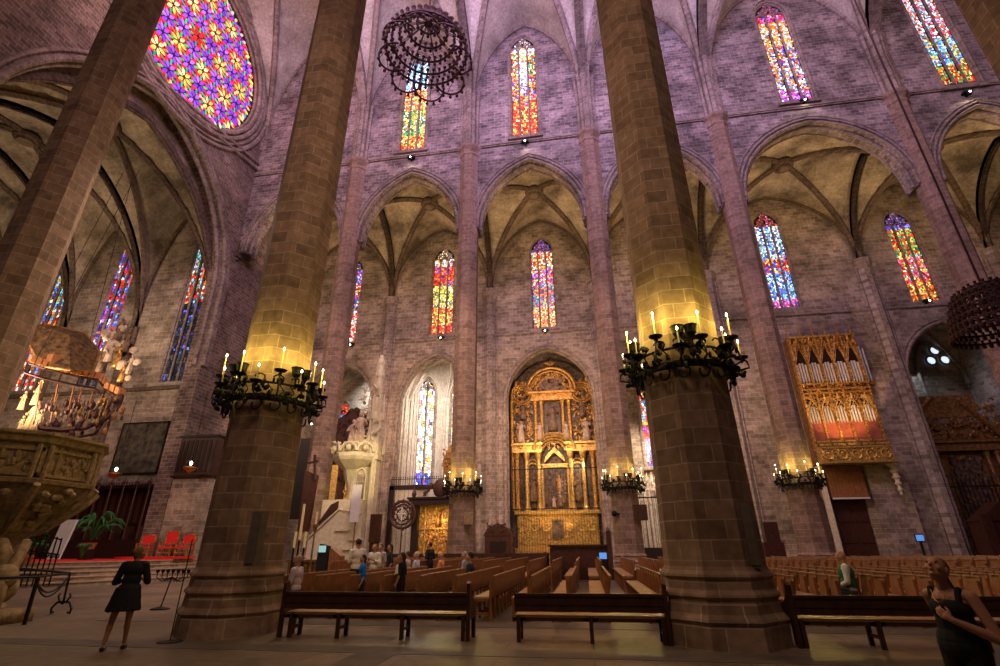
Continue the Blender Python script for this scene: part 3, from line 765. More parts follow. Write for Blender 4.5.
# ------------------------------------------------------------ great gilded altarpiece
def altarpiece():
    x0, Y = -2.2, 43.0
    t = thing('altarpiece', 'towering gilded baroque altarpiece filling the central chapel arch', 'altarpiece', (x0, Y, 0))
    b = MB()
    b.box(x0-3.4, x0+3.4, Y+.3, Y+.9, 1, 13.6); b.prism([(x0+s, z) for s, z in archpts(0, 3.4, 13.5, 13.6, 3.6)], mapY(Y+.3), 0, .6)
    make('back_panel', b, M['paintdark'], t)
    b = MB(); b.box(x0-3.2, x0+3.2, Y-.3, Y+.4, 1.0, 1.5); b.box(x0-3.0, x0+3.0, Y-.15, Y+.4, 1.5, 4.0); b.box(x0-3.2, x0+3.2, Y-.4, Y+.4, 4.0, 4.25)
    for k in range(-3, 4):
        if k: b.box(x0+k*.85-.3, x0+k*.85+.3, Y-.22, Y-.1, 1.8, 3.7)
        if k: b.torus((0, 0, 0), .26, .06, 12, 5, mp=lambda a, c, k=k: (x0+k*.85+a, Y-.26, 3.0+c))
    carve(b, 130, lambda: (x0+RD(-3, 3), Y-.22, RD(1.7, 3.9)), .05, .12)
    make('plinth', b, M['goldbrite'], t)
    b = MB(); b.box(x0-.42, x0+.42, Y-.35, Y-.1, 2.2, 3.5); make('tabernacle_door', b, M['paintdark'], t)
    # main columns
    for cx in (-2.95, -2.2, -1.25, 1.25, 2.2, 2.95):
        b = MB(); r = .17
        b.lathe([(.26, 4.25), (.26, 4.45), (.19, 4.55), (.17, 4.8), (.155, 8.3), (.2, 8.4), (.27, 8.75), (.28, 8.9), (.16, 8.9)], 10, (x0+cx, Y-.15, 0))
        for q in range(14): b.torus((x0+cx, Y-.15, 4.9+q*.25), .165, .025, 10, 4)
        make('column', b, M['goldbrite'] if abs(cx) < 2.5 else M['gold'], t)
    b = MB()
    for a, c in ((-3.3, -.95), (.95, 3.3)):
        b.box(x0+a, x0+c, Y-.42, Y+.3, 8.9, 9.15); b.box(x0+a, x0+c, Y-.3, Y+.3, 9.15, 9.5); b.box(x0+a-.08, x0+c+.08, Y-.5, Y+.3, 9.5, 9.68)
    for R, d, r in ((1.65, -.45, .13), (1.4, -.35, .1), (1.15, -.25, .1), (.9, -.1, .12)):
        b.torus((0, 0, 0), R, r, 16, 6, mp=lambda a, c, d=d: (x0+a, Y+d, 9.0+c*.85), a0=.05, a1=pi-.05)
    for q in range(5):
        b.tube([(x0-.8+q*.03, Y-.2, 8.1+q*.1), (x0, Y-.2, 8.9+q*.1), (x0+.8-q*.03, Y-.2, 8.1+q*.1)], .05, 5)
    carve(b, 120, lambda: (x0+RD(-3.1, 3.1), Y-.38, RD(9.1, 9.6)), .05, .1)
    make('entablature', b, M['goldbrite'], t)
    b = MB(); b.box(x0-.95, x0+.95, Y-.02, Y+.25, 4.4, 7.7); make('central_painting', b, M['paintdark'], t)
    b = MB()
    for (a, c, d, e) in ((-1.05, 1.05, 4.3, 4.45), (-1.05, 1.05, 7.65, 7.95), (-1.05, -.92, 4.3, 7.8), (.92, 1.05, 4.3, 7.8)): b.box(x0+a, x0+c, Y-.12, Y+.2, d, e)
    make('picture_frame', b, M['goldbrite'], t)
    for q in range(9):
        statue('painted_figure', (x0+RD(-.75, .75), Y-.08, 4.5+RD(0, 1.9)), RD(.8, 1.3), random.choice([M['figure'], M['figurepale'], M['gold']]), t)
    for s in (-1, 1):
        b = MB(); b.box(x0+s*1.72-.33, x0+s*1.72+.33, Y, Y+.25, 4.5, 7.4); b.prism([(x0+s*1.72+u, z) for u, z in archpts(0, .33, 7.4, 7.45, .4)], mapY(Y), 0, .25); make('side_painting', b, M['paintdark'], t)
        statue('saint_figure', (x0+s*1.72, Y-.1, 5.0), 1.9, M['figure'], t)
        b = MB(); b.torus((0, 0, 0), .42, .08, 10, 6, mp=lambda a, c: (x0+s*1.72+a, Y-.1, 7.6+c), a0=0, a1=pi); b.torus((0, 0, 0), .3, .05, 10, 6, mp=lambda a, c: (x0+s*1.72+a, Y-.12, 8.1+c*.8), a0=0, a1=pi)
        make('niche_arch', b, M['goldbrite'], t)
    # upper tier
    b = MB()
    for cx in (-1.35, -.85, .85, 1.35): b.lathe([(.2, 9.9), (.15, 10.1), (.13, 13.0), (.2, 13.25), (.2, 13.4)], 8, (x0+cx, Y-.05, 0))
    b.box(x0-1.75, x0+1.75, Y-.35, Y+.3, 13.35, 13.55); b.box(x0-1.65, x0+1.65, Y-.25, Y+.3, 13.55, 13.95); b.box(x0-1.9, x0+1.9, Y-.5, Y+.3, 13.95, 14.15)
    make('upper_order', b, M['gold'], t)
    b = MB(); b.box(x0-.62, x0+.62, Y+.05, Y+.28, 10.4, 13.2); make('upper_niche', b, M['paintdark'], t)
    statue('saint_figure', (x0, Y-.15, 10.7), 2.3, M['figure'], t)
    for s in (-1, 1):
        statue('angel_figure', (x0+s*1.05, Y-.4, 9.9), 1.5, M['figurepale'], t)
        statue('saint_figure', (x0+s*2.6, Y-.2, 9.75), 1.9, M['figurepale'], t)
        statue('saint_figure', (x0+s*2.4, Y-.1, 11.8), 1.4, M['figure'], t)
        b = MB()
        for q in range(3): b.torus((0, 0, 0), .9-.22*q, .09, 14, 6, mp=lambda a, c, s=s: (x0+s*2.45+a, Y-.1, 14.0+c), a0=0, a1=2*pi if q < 2 else pi)
        carve(b, 170, lambda s=s: (x0+s*RD(1.7, 3.25), Y+RD(-.05, .2), RD(9.8, 15.2)), .09, .2, (1, 1, 2))
        b.tube([(x0+s*3.3, Y-.05, 4.3), (x0+s*3.35, Y-.05, 13.4), (x0+s*2.9, Y-.05, 15.3)], .13, 6)
        carve(b, 70, lambda s=s: (x0+s*3.25, Y-.1, RD(4.4, 13)), .06, .14, (1, 2))
        make('side_scroll', b, M['gold'], t)
    b = MB()
    for R, d, r in ((2.0, -.3, .13), (1.75, -.2, .08), (1.2, -.1, .1)):
        b.torus((0, 0, 0), R, r, 18, 6, mp=lambda a, c, d=d: (x0+a, Y+d, 14.2+c*1.05), a0=0, a1=pi)
    carve(b, 150, lambda: (lambda a, R: (x0+cos(a)*R, Y-.1, 14.2+sin(a)*R*1.05))(RD(.15, pi-.15), RD(1.25, 1.95)), .07, .15, (1, 1, 2))
    for q in range(-3, 4): b.tube([(x0, Y-.3, 16.5), (x0+q*.16, Y-.3, 17.0-abs(q)*.06)], .045, 5)
    make('crowning_pediment', b, M['gold'], t)
    b = MB(); carve(b, 45, lambda: (x0+RD(-.95, .95), Y-.1, RD(14.3, 15.2)), .14, .3, (0, 2)); make('crowning_relief', b, M['figure'], t)
    for ch in t.children: ch.scale = (1.08, 1, 1.01)
    # altar table below
    b = MB(); b.box(x0-2.0, x0+2.0, Y-1.3, Y-.45, 0, 1.15); b.box(x0-2.15, x0+2.15, Y-1.4, Y-.4, 1.15, 1.27)
    o = make('altar_table', b, M['gold'], None, (x0, Y-.9, 0)); tag(o, 'gilded altar table below the great altarpiece', 'altar')
    # iron screen across the chapel
    t = thing('chapel_grille', 'tall thin iron grille across the mouth of the central altarpiece chapel', 'grille', (x0, 41.2, 0))
    b = MB()
    for z in (.2, 4.3, 7.35): b.box(x0-3.45, x0+3.45, 41.17, 41.24, z, z+.07)
    make('rails', b, M['iron'], t)
    for k in range(34):
        b = MB(); x = x0-3.35+k*6.7/33; b.tube([(x, 41.2, 0), (x, 41.2, 7.7 if k % 3 == 0 else 7.4)], .014, 4); make('bar', b, M['iron'], t)
altarpiece()

# ------------------------------------------------------------ gilded organ
def organ():
    xa, xb, Y = 17.15, 21.85, 40.2
    t = thing('pipe_organ', 'ornate gilded organ case hung on the wall above the dark door', 'organ', (19.5, Y, 6.9))
    b = MB(); b.box(xa, xb, Y+.1, YC+.2, 7.1, 17.0); make('case', b, M['golddark'], t)
    b = MB(); b.box(xa-.05, xb+.12, Y-.7, Y+.2, 6.95, 7.1); b.box(xa, xb, Y-.6, Y+.2, 7.1, 8.0); b.box(xa-.05, xb+.1, Y-.7, Y+.2, 8.0, 8.12)
    for k in range(5):
        c = xa+.47+k*.94; b.torus((0, 0, 0), .3, .05, 10, 5, mp=lambda a, d, c=c: (c+a, Y-.66, 7.55+d))
        b.box(c-.4, c+.4, Y-.68, Y-.6, 8.2, 8.35); b.box(c-.4, c+.4, Y-.4, Y-.3, 8.5, 8.62)
    carve(b, 180, lambda: (RD(xa, xb), Y-.64, RD(7.15, 8.0)), .04, .11)
    make('balcony', b, M['goldbrite'], t)
    b = MB(); b.box(xa+.1, xb-.1, Y-.05, Y+.1, 8.7, 10.1); make('lower_panel', b, M['redpanel'], t)
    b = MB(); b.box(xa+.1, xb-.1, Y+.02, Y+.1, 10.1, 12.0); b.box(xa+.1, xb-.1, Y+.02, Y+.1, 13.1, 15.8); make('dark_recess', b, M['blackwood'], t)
    b = MB()
    for k in range(6):
        x = xa+k*.94; b.box(x-.07, x+.07, Y-.22, Y+.1, 8.1, 16.9)
        b.lathe([(.09, 16.9), (.06, 17.3), (.02, 18.2)], 6, (x, Y-.05, 0))
        for q in range(28): b.ball((x, Y-.26, 8.3+q*.31), .055, 5, 4)
    for z in (12.15, 12.45, 12.9): b.box(xa-.08, xb+.08, Y-.35, Y+.1, z, z+.12)
    carve(b, 150, lambda: (RD(xa, xb), Y-.25, RD(12.2, 12.95)), .04, .1)
    b.box(xa-.08, xb+.08, Y-.3, Y+.1, 16.8, 16.95)
    make('frame', b, M['gold'], t)
    for tier, (z0, z1) in enumerate(((9.9, 12.1), (13.0, 16.8))):
        for k in range(5):
            c = xa+.47+k*.94; b = MB(); zz = z1-1.7 if tier else z1-1.2
            b.tube([(c-.4, Y-.2, zz), (c, Y-.25, z1-.25), (c+.4, Y-.2, zz)], .05, 5); b.tube([(c-.4, Y-.2, zz-.35), (c, Y-.25, z1-.7), (c+.4, Y-.2, zz-.35)], .035, 5)
            b.tube([(c, Y-.25, z1-.3), (c, Y-.25, z1+.05)], .05, 5)
            carve(b, 110, lambda: (lambda u: (c+u, Y-.2, RD(zz+(1-abs(u)/.4)*(z1-zz-.5), z1-.1)))(RD(-.4, .4)), .03, .075)
            make('gable', b, M['goldbrite'] if tier == 0 else M['gold'], t)
            for j in range(4):
                px = c-.3+j*.2; zb = 10.15 if not tier else 13.25; zt = zb+(1.15 if not tier else 1.55)-.12*abs(j-1.5)
                p = MB(); p.lathe([(.02, zb-.25), (.085, zb), (.085, zt)], 8, (px, Y-.02, 0)); make('pipe', p, M['pipe'], t, smooth=False)
    for k in range(3):
        p = MB(); x = xb+.35+k*.22; p.lathe([(.03, 13.2), (.09, 13.5), (.09, 16.3-.2*k)], 8, (x, Y+.6, 0)); make('side_pipe', p, M['pipe'], t)
    b = MB(); b.box(xb, xb+.95, Y+.4, YC, 12.9, 13.15); make('side_bracket', b, M['golddark'], t)
    o = MB(); o.add([], []);
    for q in range(5): o.lathe([(.2-.03*q, 6.9-.42*q-.42), (.2-.03*q, 6.9-.42*q-.25), (.36-.05*q, 6.9-.42*q-.1), (.36-.05*q, 6.9-.42*q)], 8, (xb+.15, YC-.95, 0), pi/8)
    o = make('stone_corbel', o, M['white_stone'], None, (xb+.2, YC-.3, 4.5)); tag(o, 'stepped pale stone corbel under the right end of the organ', 'corbel')
organ()
# portal with doors under the organ
d = MB(); d.box(17.75, 20.05, YC+.15, YC+.3, 0, 4.55)
dd = struct('door_1', d, M['darkwood'], None, (18.9, YC+.2, 0), label='dark wooden double door under the organ')
for k in range(2):
    for z in (.3, 1.7, 3.1):
        p = MB(); p.box(17.95+k*1.1, 18.85+k*1.1, YC+.1, YC+.15, z, z+1.2); make('door_panel', p, M['darkwood'], dd)
t = thing('door_canopy', 'brown wooden panelled porch over the dark door', 'porch', (18.9, YC-.5, 0))
p = MB(); p.box(17.7, 20.1, YC-.5, YC-.02, 4.75, 6.9)
for k in range(10): p.box(17.75+k*.24, 17.8+k*.24, YC-.54, YC-.5, 4.75, 6.9)
make('panelling', p, M['pew'], t)
p = MB(); p.box(17.7, 20.1, YC-.62, YC-.45, 4.6, 4.72); make('light_strip', p, M['whitecloth'], t)
p = MB(); p.box(17.15, 17.45, YC-.6, YC-.3, 0, 6.95); make('post', p, M['white_stone'], t)
t = thing('side_door', 'narrow dark wooden side door left of the organ door', 'door', (16.3, YC-.1, 0))
p = MB(); p.box(15.9, 16.95, YC-.15, YC, 0, 4.7); make('door_leaf', p, M['darkwood'], t); p = MB(); p.box(15.8, 15.9, YC-.2, YC, 0, 4.8); p.box(16.95, 17.05, YC-.2, YC, 0, 4.8); p.box(15.8, 17.05, YC-.2, YC, 4.7, 4.85); make('door_frame', p, M['blackwood'], t)
t = thing('stone_platform', 'tall plain stone buttress block right of the organ door', 'buttress', (21.3, YC-.2, 0))
p = MB(); p.box(20.4, 22.9, YC-.45, YC, 0, 6.95); p.box(20.35, 22.95, YC-.5, YC, 0, .6); make('block', p, M['wall_low'], t)

# ------------------------------------------------------------ apsidal chapel screen
def screen():
    x0, x1, Y = -15.8, -8.9, 40.95
    t = thing('chapel_screen', 'iron and wood screen with a cresting rail across the pale apsidal chapel', 'screen', (-12.4, Y, 0))
    b = MB(); b.box(x0, x1, Y-.1, Y+.1, 6.0, 6.35); b.box(x0-.05, x0+.35, Y-.1, Y+.15, 0, 6.3); b.box(x1-.35, x1, Y-.1, Y+.15, 0, 6.3); make('beam', b, M['blackwood'], t)
    b = MB(); b.tube([(x0, Y, 6.85), (x1, Y, 6.85)], .03, 5)
    for k in range(36):
        x = x0+.1+k*(x1-x0-.2)/35; b.tube([(x, Y, 6.35), (x, Y, 6.95)], .02, 4); b.ball((x, Y, 7.0), .05, 5, 4)
    make('cresting', b, M['iron'], t)
    for k in range(26):
        x = x0+.5+k*2.6/25; b = MB(); b.tube([(x, Y, 0), (x, Y, 6.0)], .022, 4); make('bar', b, M['white_stone'], t, None)
    t = thing('side_altar', 'gilded side altar in a dark temple frame left of the central far column', 'altar', (-11.6, Y-.5, 0))
    b = MB(); b.box(-13.5, -13.0, Y-.9, Y-.3, 0, 4.7); b.box(-9.9, -9.5, Y-.9, Y-.3, 0, 4.7); b.box(-13.8, -9.3, Y-1.0, Y-.2, 4.7, 5.15); b.box(-13.9, -9.2, Y-1.1, Y-.2, 5.15, 5.3)
    make('frame', b, M['blackwood'], t)
    b = MB(); b.box(-13.0, -9.9, Y-.4, Y-.2, .9, 4.7); carve(b, 230, lambda: (RD(-12.9, -10), Y-.45, RD(1.0, 4.6)), .06, .16)
    for x in (-12.5, -11.4, -10.4): b.tube([(x, Y-.5, .9), (x, Y-.5, 4.6)], .08, 7)
    b.box(-12.95, -9.95, Y-.6, Y-.4, 2.9, 3.0)
    make('gilded_relief', b, M['goldbrite'], t)
    for x, z, h in ((-12.0, 1.3, 1.4), (-10.9, 1.2, 1.3), (-11.4, 3.1, 1.3)): statue('gilded_figure', (x, Y-.6, z), h, M['gold'], t)
    b = MB(); b.box(-12.9, -10.0, Y-1.2, Y-.4, 0, .95); make('altar_table', b, M['whitecloth'], t)
    b = MB(); b.ball((-11.3, Y-.6, 6.0), (.65, .25, .75), 10, 8); carve(b, 60, lambda: (-11.3+RD(-1.5, 1.5), Y-.6, 5.4+RD(0, .9)), .08, .2, (1, 2)); b.lathe([(.12, 5.3), (.2, 5.6), (.08, 5.9), (.02, 6.3)], 7, (-13.5, Y-.6, 0)); make('crest', b, M['rust'], t)
    t = thing('processional_disc', 'round dark wooden openwork disc with a white cross on a pole', 'ornament', (-14.1, Y-1.2, 0))
    b = MB(); c = (-14.15, Y-1.2, 4.0)
    for R, r in ((1.0, .12), (.75, .08), (.45, .06)): b.torus((0, 0, 0), R, r, 24, 6, mp=lambda a, d: (c[0]+a, c[1], c[2]+d))
    for k in range(12): b.tube([c, (c[0]+cos(k*pi/6)*1.1, c[1], c[2]+sin(k*pi/6)*1.1)], .03, 4)
    carve(b, 90, lambda: (lambda a, R: (c[0]+cos(a)*R, c[1]-.05, c[2]+sin(a)*R))(RD(0, 6.3), RD(.5, 1.15)), .05, .13)
    b.tube([(c[0], c[1], 0), (c[0], c[1], 2.9)], .05, 6); b.lathe([(.4, 0), (.35, .1), (.05, .2)], 10, (c[0], c[1], 0)); make('openwork_disc', b, M['rust'], t)
    b = MB(); b.box(c[0]-.05, c[0]+.05, c[1]-.22, c[1]-.15, 3.55, 4.5); b.box(c[0]-.35, c[0]+.35, c[1]-.22, c[1]-.15, 4.0, 4.1); make('cross', b, M['whitecloth'], t)
    # small gilded retable seen beyond the screen, left of the column's candle ring
    t = thing('side_retable', 'narrow gilded retable behind the screen beside the candle ring', 'altarpiece', (-11.0, 43.5, 0))
    b = MB(); b.box(-12.0, -9.6, 43.4, 43.8, 0, 8.6); b.prism([(-12.1, 8.6), (-9.5, 8.6), (-10.0, 9.8), (-10.8, 10.6), (-11.6, 9.8)], mapY(43.4), 0, .4); carve(b, 160, lambda: (RD(-12, -9.6), 43.3, RD(6.5, 9.6)), .08, .18, (1, 2, 0)); make('carving', b, M['golddark'], t)
screen()
# chapel of bay 0: dark altarpiece
t = thing('dark_altarpiece', 'dark carved wooden altarpiece with small gilt niches behind the pale pulpit', 'altarpiece', (-21, 45, 0))
b = MB(); b.box(-24.4, -18.6, 45, 45.6, 0, 11); b.prism([(-24.2, 11), (-18.8, 11), (-19.6, 13.2), (-21.5, 14.4), (-23.4, 13.2)], mapY(45), 0, .5)
carve(b, 260, lambda: (RD(-24.2, -18.7), 44.9, RD(7, 14)), .1, .28); make('carving', b, M['rust'], t)
b = MB(); b.box(-21.6, -20.4, 44.6, 45, 5.6, 10.2); carve(b, 130, lambda: (RD(-21.5, -20.4), 44.5, RD(4, 10)), .08, .2); b.box(-23.6, -22.5, 44.7, 45, 5, 8.8); b.box(-22.9, -19, 44.6, 45, 9.0, 9.2); make('gilded_niche', b, M['goldbrite'], t)
# bay 3: white altar and grille
t = thing('white_retable', 'pale stone retable glimpsed between the far column and the large right-hand column', 'altarpiece', (6, 47, 0))
b = MB(); b.box(3.3, 8.2, 46.8, 47.4, 0, 6.4)
for k in range(12): b.lathe([(.07, 0), (.07, 6.6), (.12, 6.9), (.02, 7.6)], 6, (3.5+k*.42, 46.6, 0))
carve(b, 160, lambda: (RD(3.4, 8.1), 46.5, RD(4.5, 7)), .06, .16); make('stonework', b, M['chapel'], t)
t = thing('pale_grille', 'iron grille in front of the pale retable', 'grille', (6, 41.5, 0))
b = MB(); b.box(3.9, 10.7, 41.4, 41.5, 0, 1.5); make('base_panel', b, M['blackwood'], t)
b = MB(); b.box(3.9, 10.7, 41.4, 41.5, 5.0, 5.1); make('rail', b, M['blackwood'], t)
for k in range(24): b = MB(); b.tube([(4.0+k*.29, 41.45, 0), (4.0+k*.29, 41.45, 5.6)], .022, 4); make('bar', b, M['iron'], t)
# bay 5 altar
t = thing('baroque_retable', 'dim baroque altarpiece with broken pediment in the chapel at the right edge', 'altarpiece', (29.5, 45, 0))
b = MB(); b.box(26.6, 33, 45, 45.6, 0, 10.6)
for x in (27.0, 27.7, 31.2, 31.9): b.lathe([(.25, 3), (.18, 3.4), (.16, 7.9), (.26, 8.3)], 10, (x, 44.7, 0))
b.box(26.4, 33, 44.4, 45, 8.3, 8.9); b.box(26.2, 33, 44.2, 45, 8.9, 9.1)
carve(b, 240, lambda: (RD(26.8, 33), 44.8, RD(9.1, 12.5)), .12, .3); carve(b, 80, lambda: (RD(28.2, 30.8), 44.8, RD(3.2, 8)), .1, .2)
b.tube([(26.3, 44.6, 9.1), (27.2, 44.6, 11.4), (28.6, 44.6, 12.6)], .2, 6); b.tube([(33, 44.6, 9.1), (31.6, 44.6, 11.0), (30.6, 44.6, 12.4)], .2, 6); b.box(27.6, 31.6, 44.7, 45, 11, 12.8)
make('carving', b, M['golddark'], t)
b = MB(); b.box(28.6, 30.6, 44.75, 44.95, 3.3, 7.9); make('altar_painting', b, M['paintdark'], t)
t = thing('dark_chapel_grille', 'spiked iron grille before the dim chapel at the right edge', 'grille', (29.4, 41.4, 0))
b = MB(); b.box(25.7, 33, 41.35, 41.45, 5.3, 5.4); b.box(25.7, 33, 41.35, 41.45, 2, 2.08); make('rails', b, M['iron'], t)
for k in range(26): b = MB(); b.tube([(25.8+k*.28, 41.4, 0), (25.8+k*.28, 41.4, 5.9)], .03, 4); b.lathe([(.07, 5.9), (.01, 6.3)], 4, (25.8+k*.28, 41.4, 0)); make('bar', b, M['iron'], t)
t = thing('confessional', 'dark wooden confessional with a round grille at the right edge', 'confessional', (27, 37, 0))
b = MB(); b.box(25.6, 28.6, 39.4, 40.6, 0, 3.0); b.prism([(25.5, 3.0), (28.7, 3.0), (27.1, 4.2)], mapY(39.3), 0, 1.3); b.box(25.6, 26.2, 39.2, 39.4, 0, 3.4); b.box(28.0, 28.6, 39.2, 39.4, 0, 3.4); make('cabinet', b, M['darkwood'], t)
b = MB(); b.torus((0, 0, 0), .45, .06, 16, 5, mp=lambda a, c: (30.4+a, 39.2, 2.0+c))
for k in range(6): b.tube([(30.4, 39.2, 2), (30.4+cos(k*pi/3)*.45, 39.2, 2+sin(k*pi/3)*.45)], .025, 4)
make('round_grille', b, M['golddark'], t)
b = MB(); b.box(29.2, 33.5, 39.3, 40.6, 0, 3.4); make('side_cabinet', b, M['blackwood'], t)
# blue-white trefoil lights in bay 5 chapel
b = MB()
g = MB(); g.c = []; cc = at(937, 357, 47.3)
for dx, dz in ((0, .62), (-.55, -.3), (.55, -.3)):
    b.torus((0, 0, 0), .42, .1, 14, 5, mp=lambda a, c: (cc.x+dx+a, 47.3, cc.z+dz+c))
    g.add([(cc.x+dx+.36*cos(k*pi/6), 47.35, cc.z+dz+.36*sin(k*pi/6)) for k in range(12)], [tuple(range(12))]); g.c.append((.6, .72, 1.0))
b.tube([(s, 47.35, z) for s, z in archpts(cc.x, 1.9, cc.z-5, cc.z-1.6, 3.6)], .16, 6)
winno[0] += 1
w = struct('window_%d' % winno[0], b, M['rib'], None, (cc.x, 47.3, cc.z), label='three round bluish lights high in the dim right-hand chapel'); make('glass', g, M['glass'], w)
# ------------------------------------------------------------ pale gothic pulpit by the far column
def pulpit():
    Y = 29.9
    t = thing('gothic_pulpit', 'pale carved stone pulpit with canopy and stair beside the far left column', 'pulpit', (-13.9, Y, 0))
    c = (-13.9, Y, 0)
    b = MB(); b.lathe([(.35, 4.9), (.5, 5.2), (.75, 6.0), (1.35, 6.55), (1.45, 6.75), (1.45, 6.95), (1.3, 7.0)], 8, c, pi/8)
    make('canopy_base', b, M['white_stone'], t)
    b = MB()
    for k in range(8):
        w = 2*pi*k/8; q = (c[0]+cos(w)*1.32, c[1]+sin(w)*1.32)
        tx, ty = -sin(w), cos(w)
        b.torus((0, 0, 0), .5, .07, 10, 5, mp=lambda a, d: (q[0]+tx*a, q[1]+ty*a, 7.05+d), a0=0, a1=pi); b.ball((q[0], q[1], 7.25), (.16, .16, .2), 6, 5)
    carve(b, 90, lambda: (c[0]+RD(-1.2, 1.2), c[1]-1.2+RD(0, .3), RD(6.95, 7.6)), .05, .12)
    make('parapet', b, M['white_stone'], t)
    b = MB()
    b.lathe([(.5, 7), (.55, 8.2), (.42, 8.4), (.45, 9.4), (.34, 9.7), (.36, 10.4), (.26, 10.8), (.25, 12.0), (.32, 12.2), (.24, 12.9), (.28, 13.1), (.1, 13.7)], 8, (-12.95, Y+.2, 0))
    for k in range(8):
        w = 2*pi*k/8
        for R, z0, z1 in ((.75, 7, 9.1), (.5, 9.2, 11.0)): b.lathe([(.09, z0), (.07, z1-.5), (.01, z1)], 5, (-13.0+cos(w)*R, Y+.2+sin(w)*R, 0))
    carve(b, 150, lambda: (-13.2+RD(-.8, .6), Y+.2+RD(-.6, .1), RD(7, 11.5)), .06, .17)
    b.tube([(-13.2, Y, 8.0), (-12.6, Y-.3, 8.3), (-12.35, Y-.3, 8.6)], .16, 6)
    make('spire', b, M['white_stone'], t)
    for dx, h in ((-1.0, 2.1), (-.55, 2.6)): statue('canopy_figure', (-13.2+dx, Y-.3, 7.1), h, M['figurepale'], t)
    b = MB(); b.box(-12.75, -12.4, Y-.4, Y+.2, 0, 8.0); b.box(-12.85, -12.3, Y-.5, Y+.3, 0, .5); b.box(-12.85, -12.3, Y-.5, Y+.3, 6.6, 6.85); b.tube([(-12.6, Y-.45, 0), (-12.6, Y-.45, 6.6)], .1, 7)
    make('pier', b, M['white_stone'], t)
    b = MB(); b.lathe([(.62, 3.9), (.62, 6.2)], 12, (-13.55, Y, 0)); b.tube([(s, Y-.62, z) for s, z in archpts(-13.2, .3, 4.2, 5.6, .45)], .05, 5); make('drum', b, M['white_stone'], t)
    b = MB(); b.box(-13.45, -12.95, Y-.68, Y-.58, 4.2, 5.7); make('niche_shade_panel', b, M['wall_low'], t)  # darker stone stands in for the shade inside the drum niche
    b = MB(); b.box(-15.35, -12.9, Y-.9, Y+.7, 2.9, 4.25); make('balcony', b, M['white_stone'], t)
    b = MB(); b.prism([(-15.9, 0), (-12.7, 0), (-12.7, 3.4), (-14.2, 3.6), (-15.9, 2.0)], mapY(Y-1.0), 0, .9); make('stair_wall', b, M['white_stone'], t)
    b = MB(); b.tube([(-16.0, Y-1.02, 2.05), (-14.2, Y-1.02, 3.7)], .07, 6); b.tube([(-14.2, Y-1.02, 3.7), (-12.8, Y-1.02, 3.45)], .06, 6); make('coping', b, M['white_stone'], t)
    b = MB(); b.prism([(-15.5, 2.7), (-14.25, 3.75), (-14.25, 4.15), (-14.7, 3.95)], mapY(Y-1.12), 0, .1); make('red_handrail_cloth', b, M['darkwood'], t)
    for x0, z in ((-14.0, 1.0), (-13.7, 1.5), (-13.4, 2.0), (-13.9, .6), (-14.3, 2.5)):
        b = MB(); b.box(x0, x0+.9, Y-1.08, Y-.95, z, z+.12); make('relief_block', b, M['white_stone'], t)
    b = MB(); b.box(-13.25, -12.7, Y-1.5, Y-1.44, 2.95, 5.0); o = make('hanging_banner', b, M['whitecloth'], None, (-13, Y-1.5, 3)); tag(o, 'white cloth banner hanging beside the pale pulpit stair', 'banner')
    b = MB(); b.tube([(-12.9, Y-1.4, 0), (-12.95, Y-1.4, 5.0)], .035, 6); b.lathe([(.3, 0), (.3, .05), (.05, .1)], 10, (-12.9, Y-1.4, 0)); o = make('banner_pole', b, M['golddark'], None, (-12.9, Y-1.4, 0)); tag(o, 'slim pole carrying the white banner by the pale pulpit', 'pole')
    b = MB(); b.box(-12.25, -11.65, Y-.9, Y-.6, 1.9, 3.4); b.box(-12.2, -11.7, Y-.85, Y-.62, 0, 1.9); o = make('notice_cabinet', b, M['darkwood'], None, (-12.1, Y-.4, 0)); tag(o, 'dark wooden cabinet at the right of the pale pulpit', 'cabinet')
pulpit()

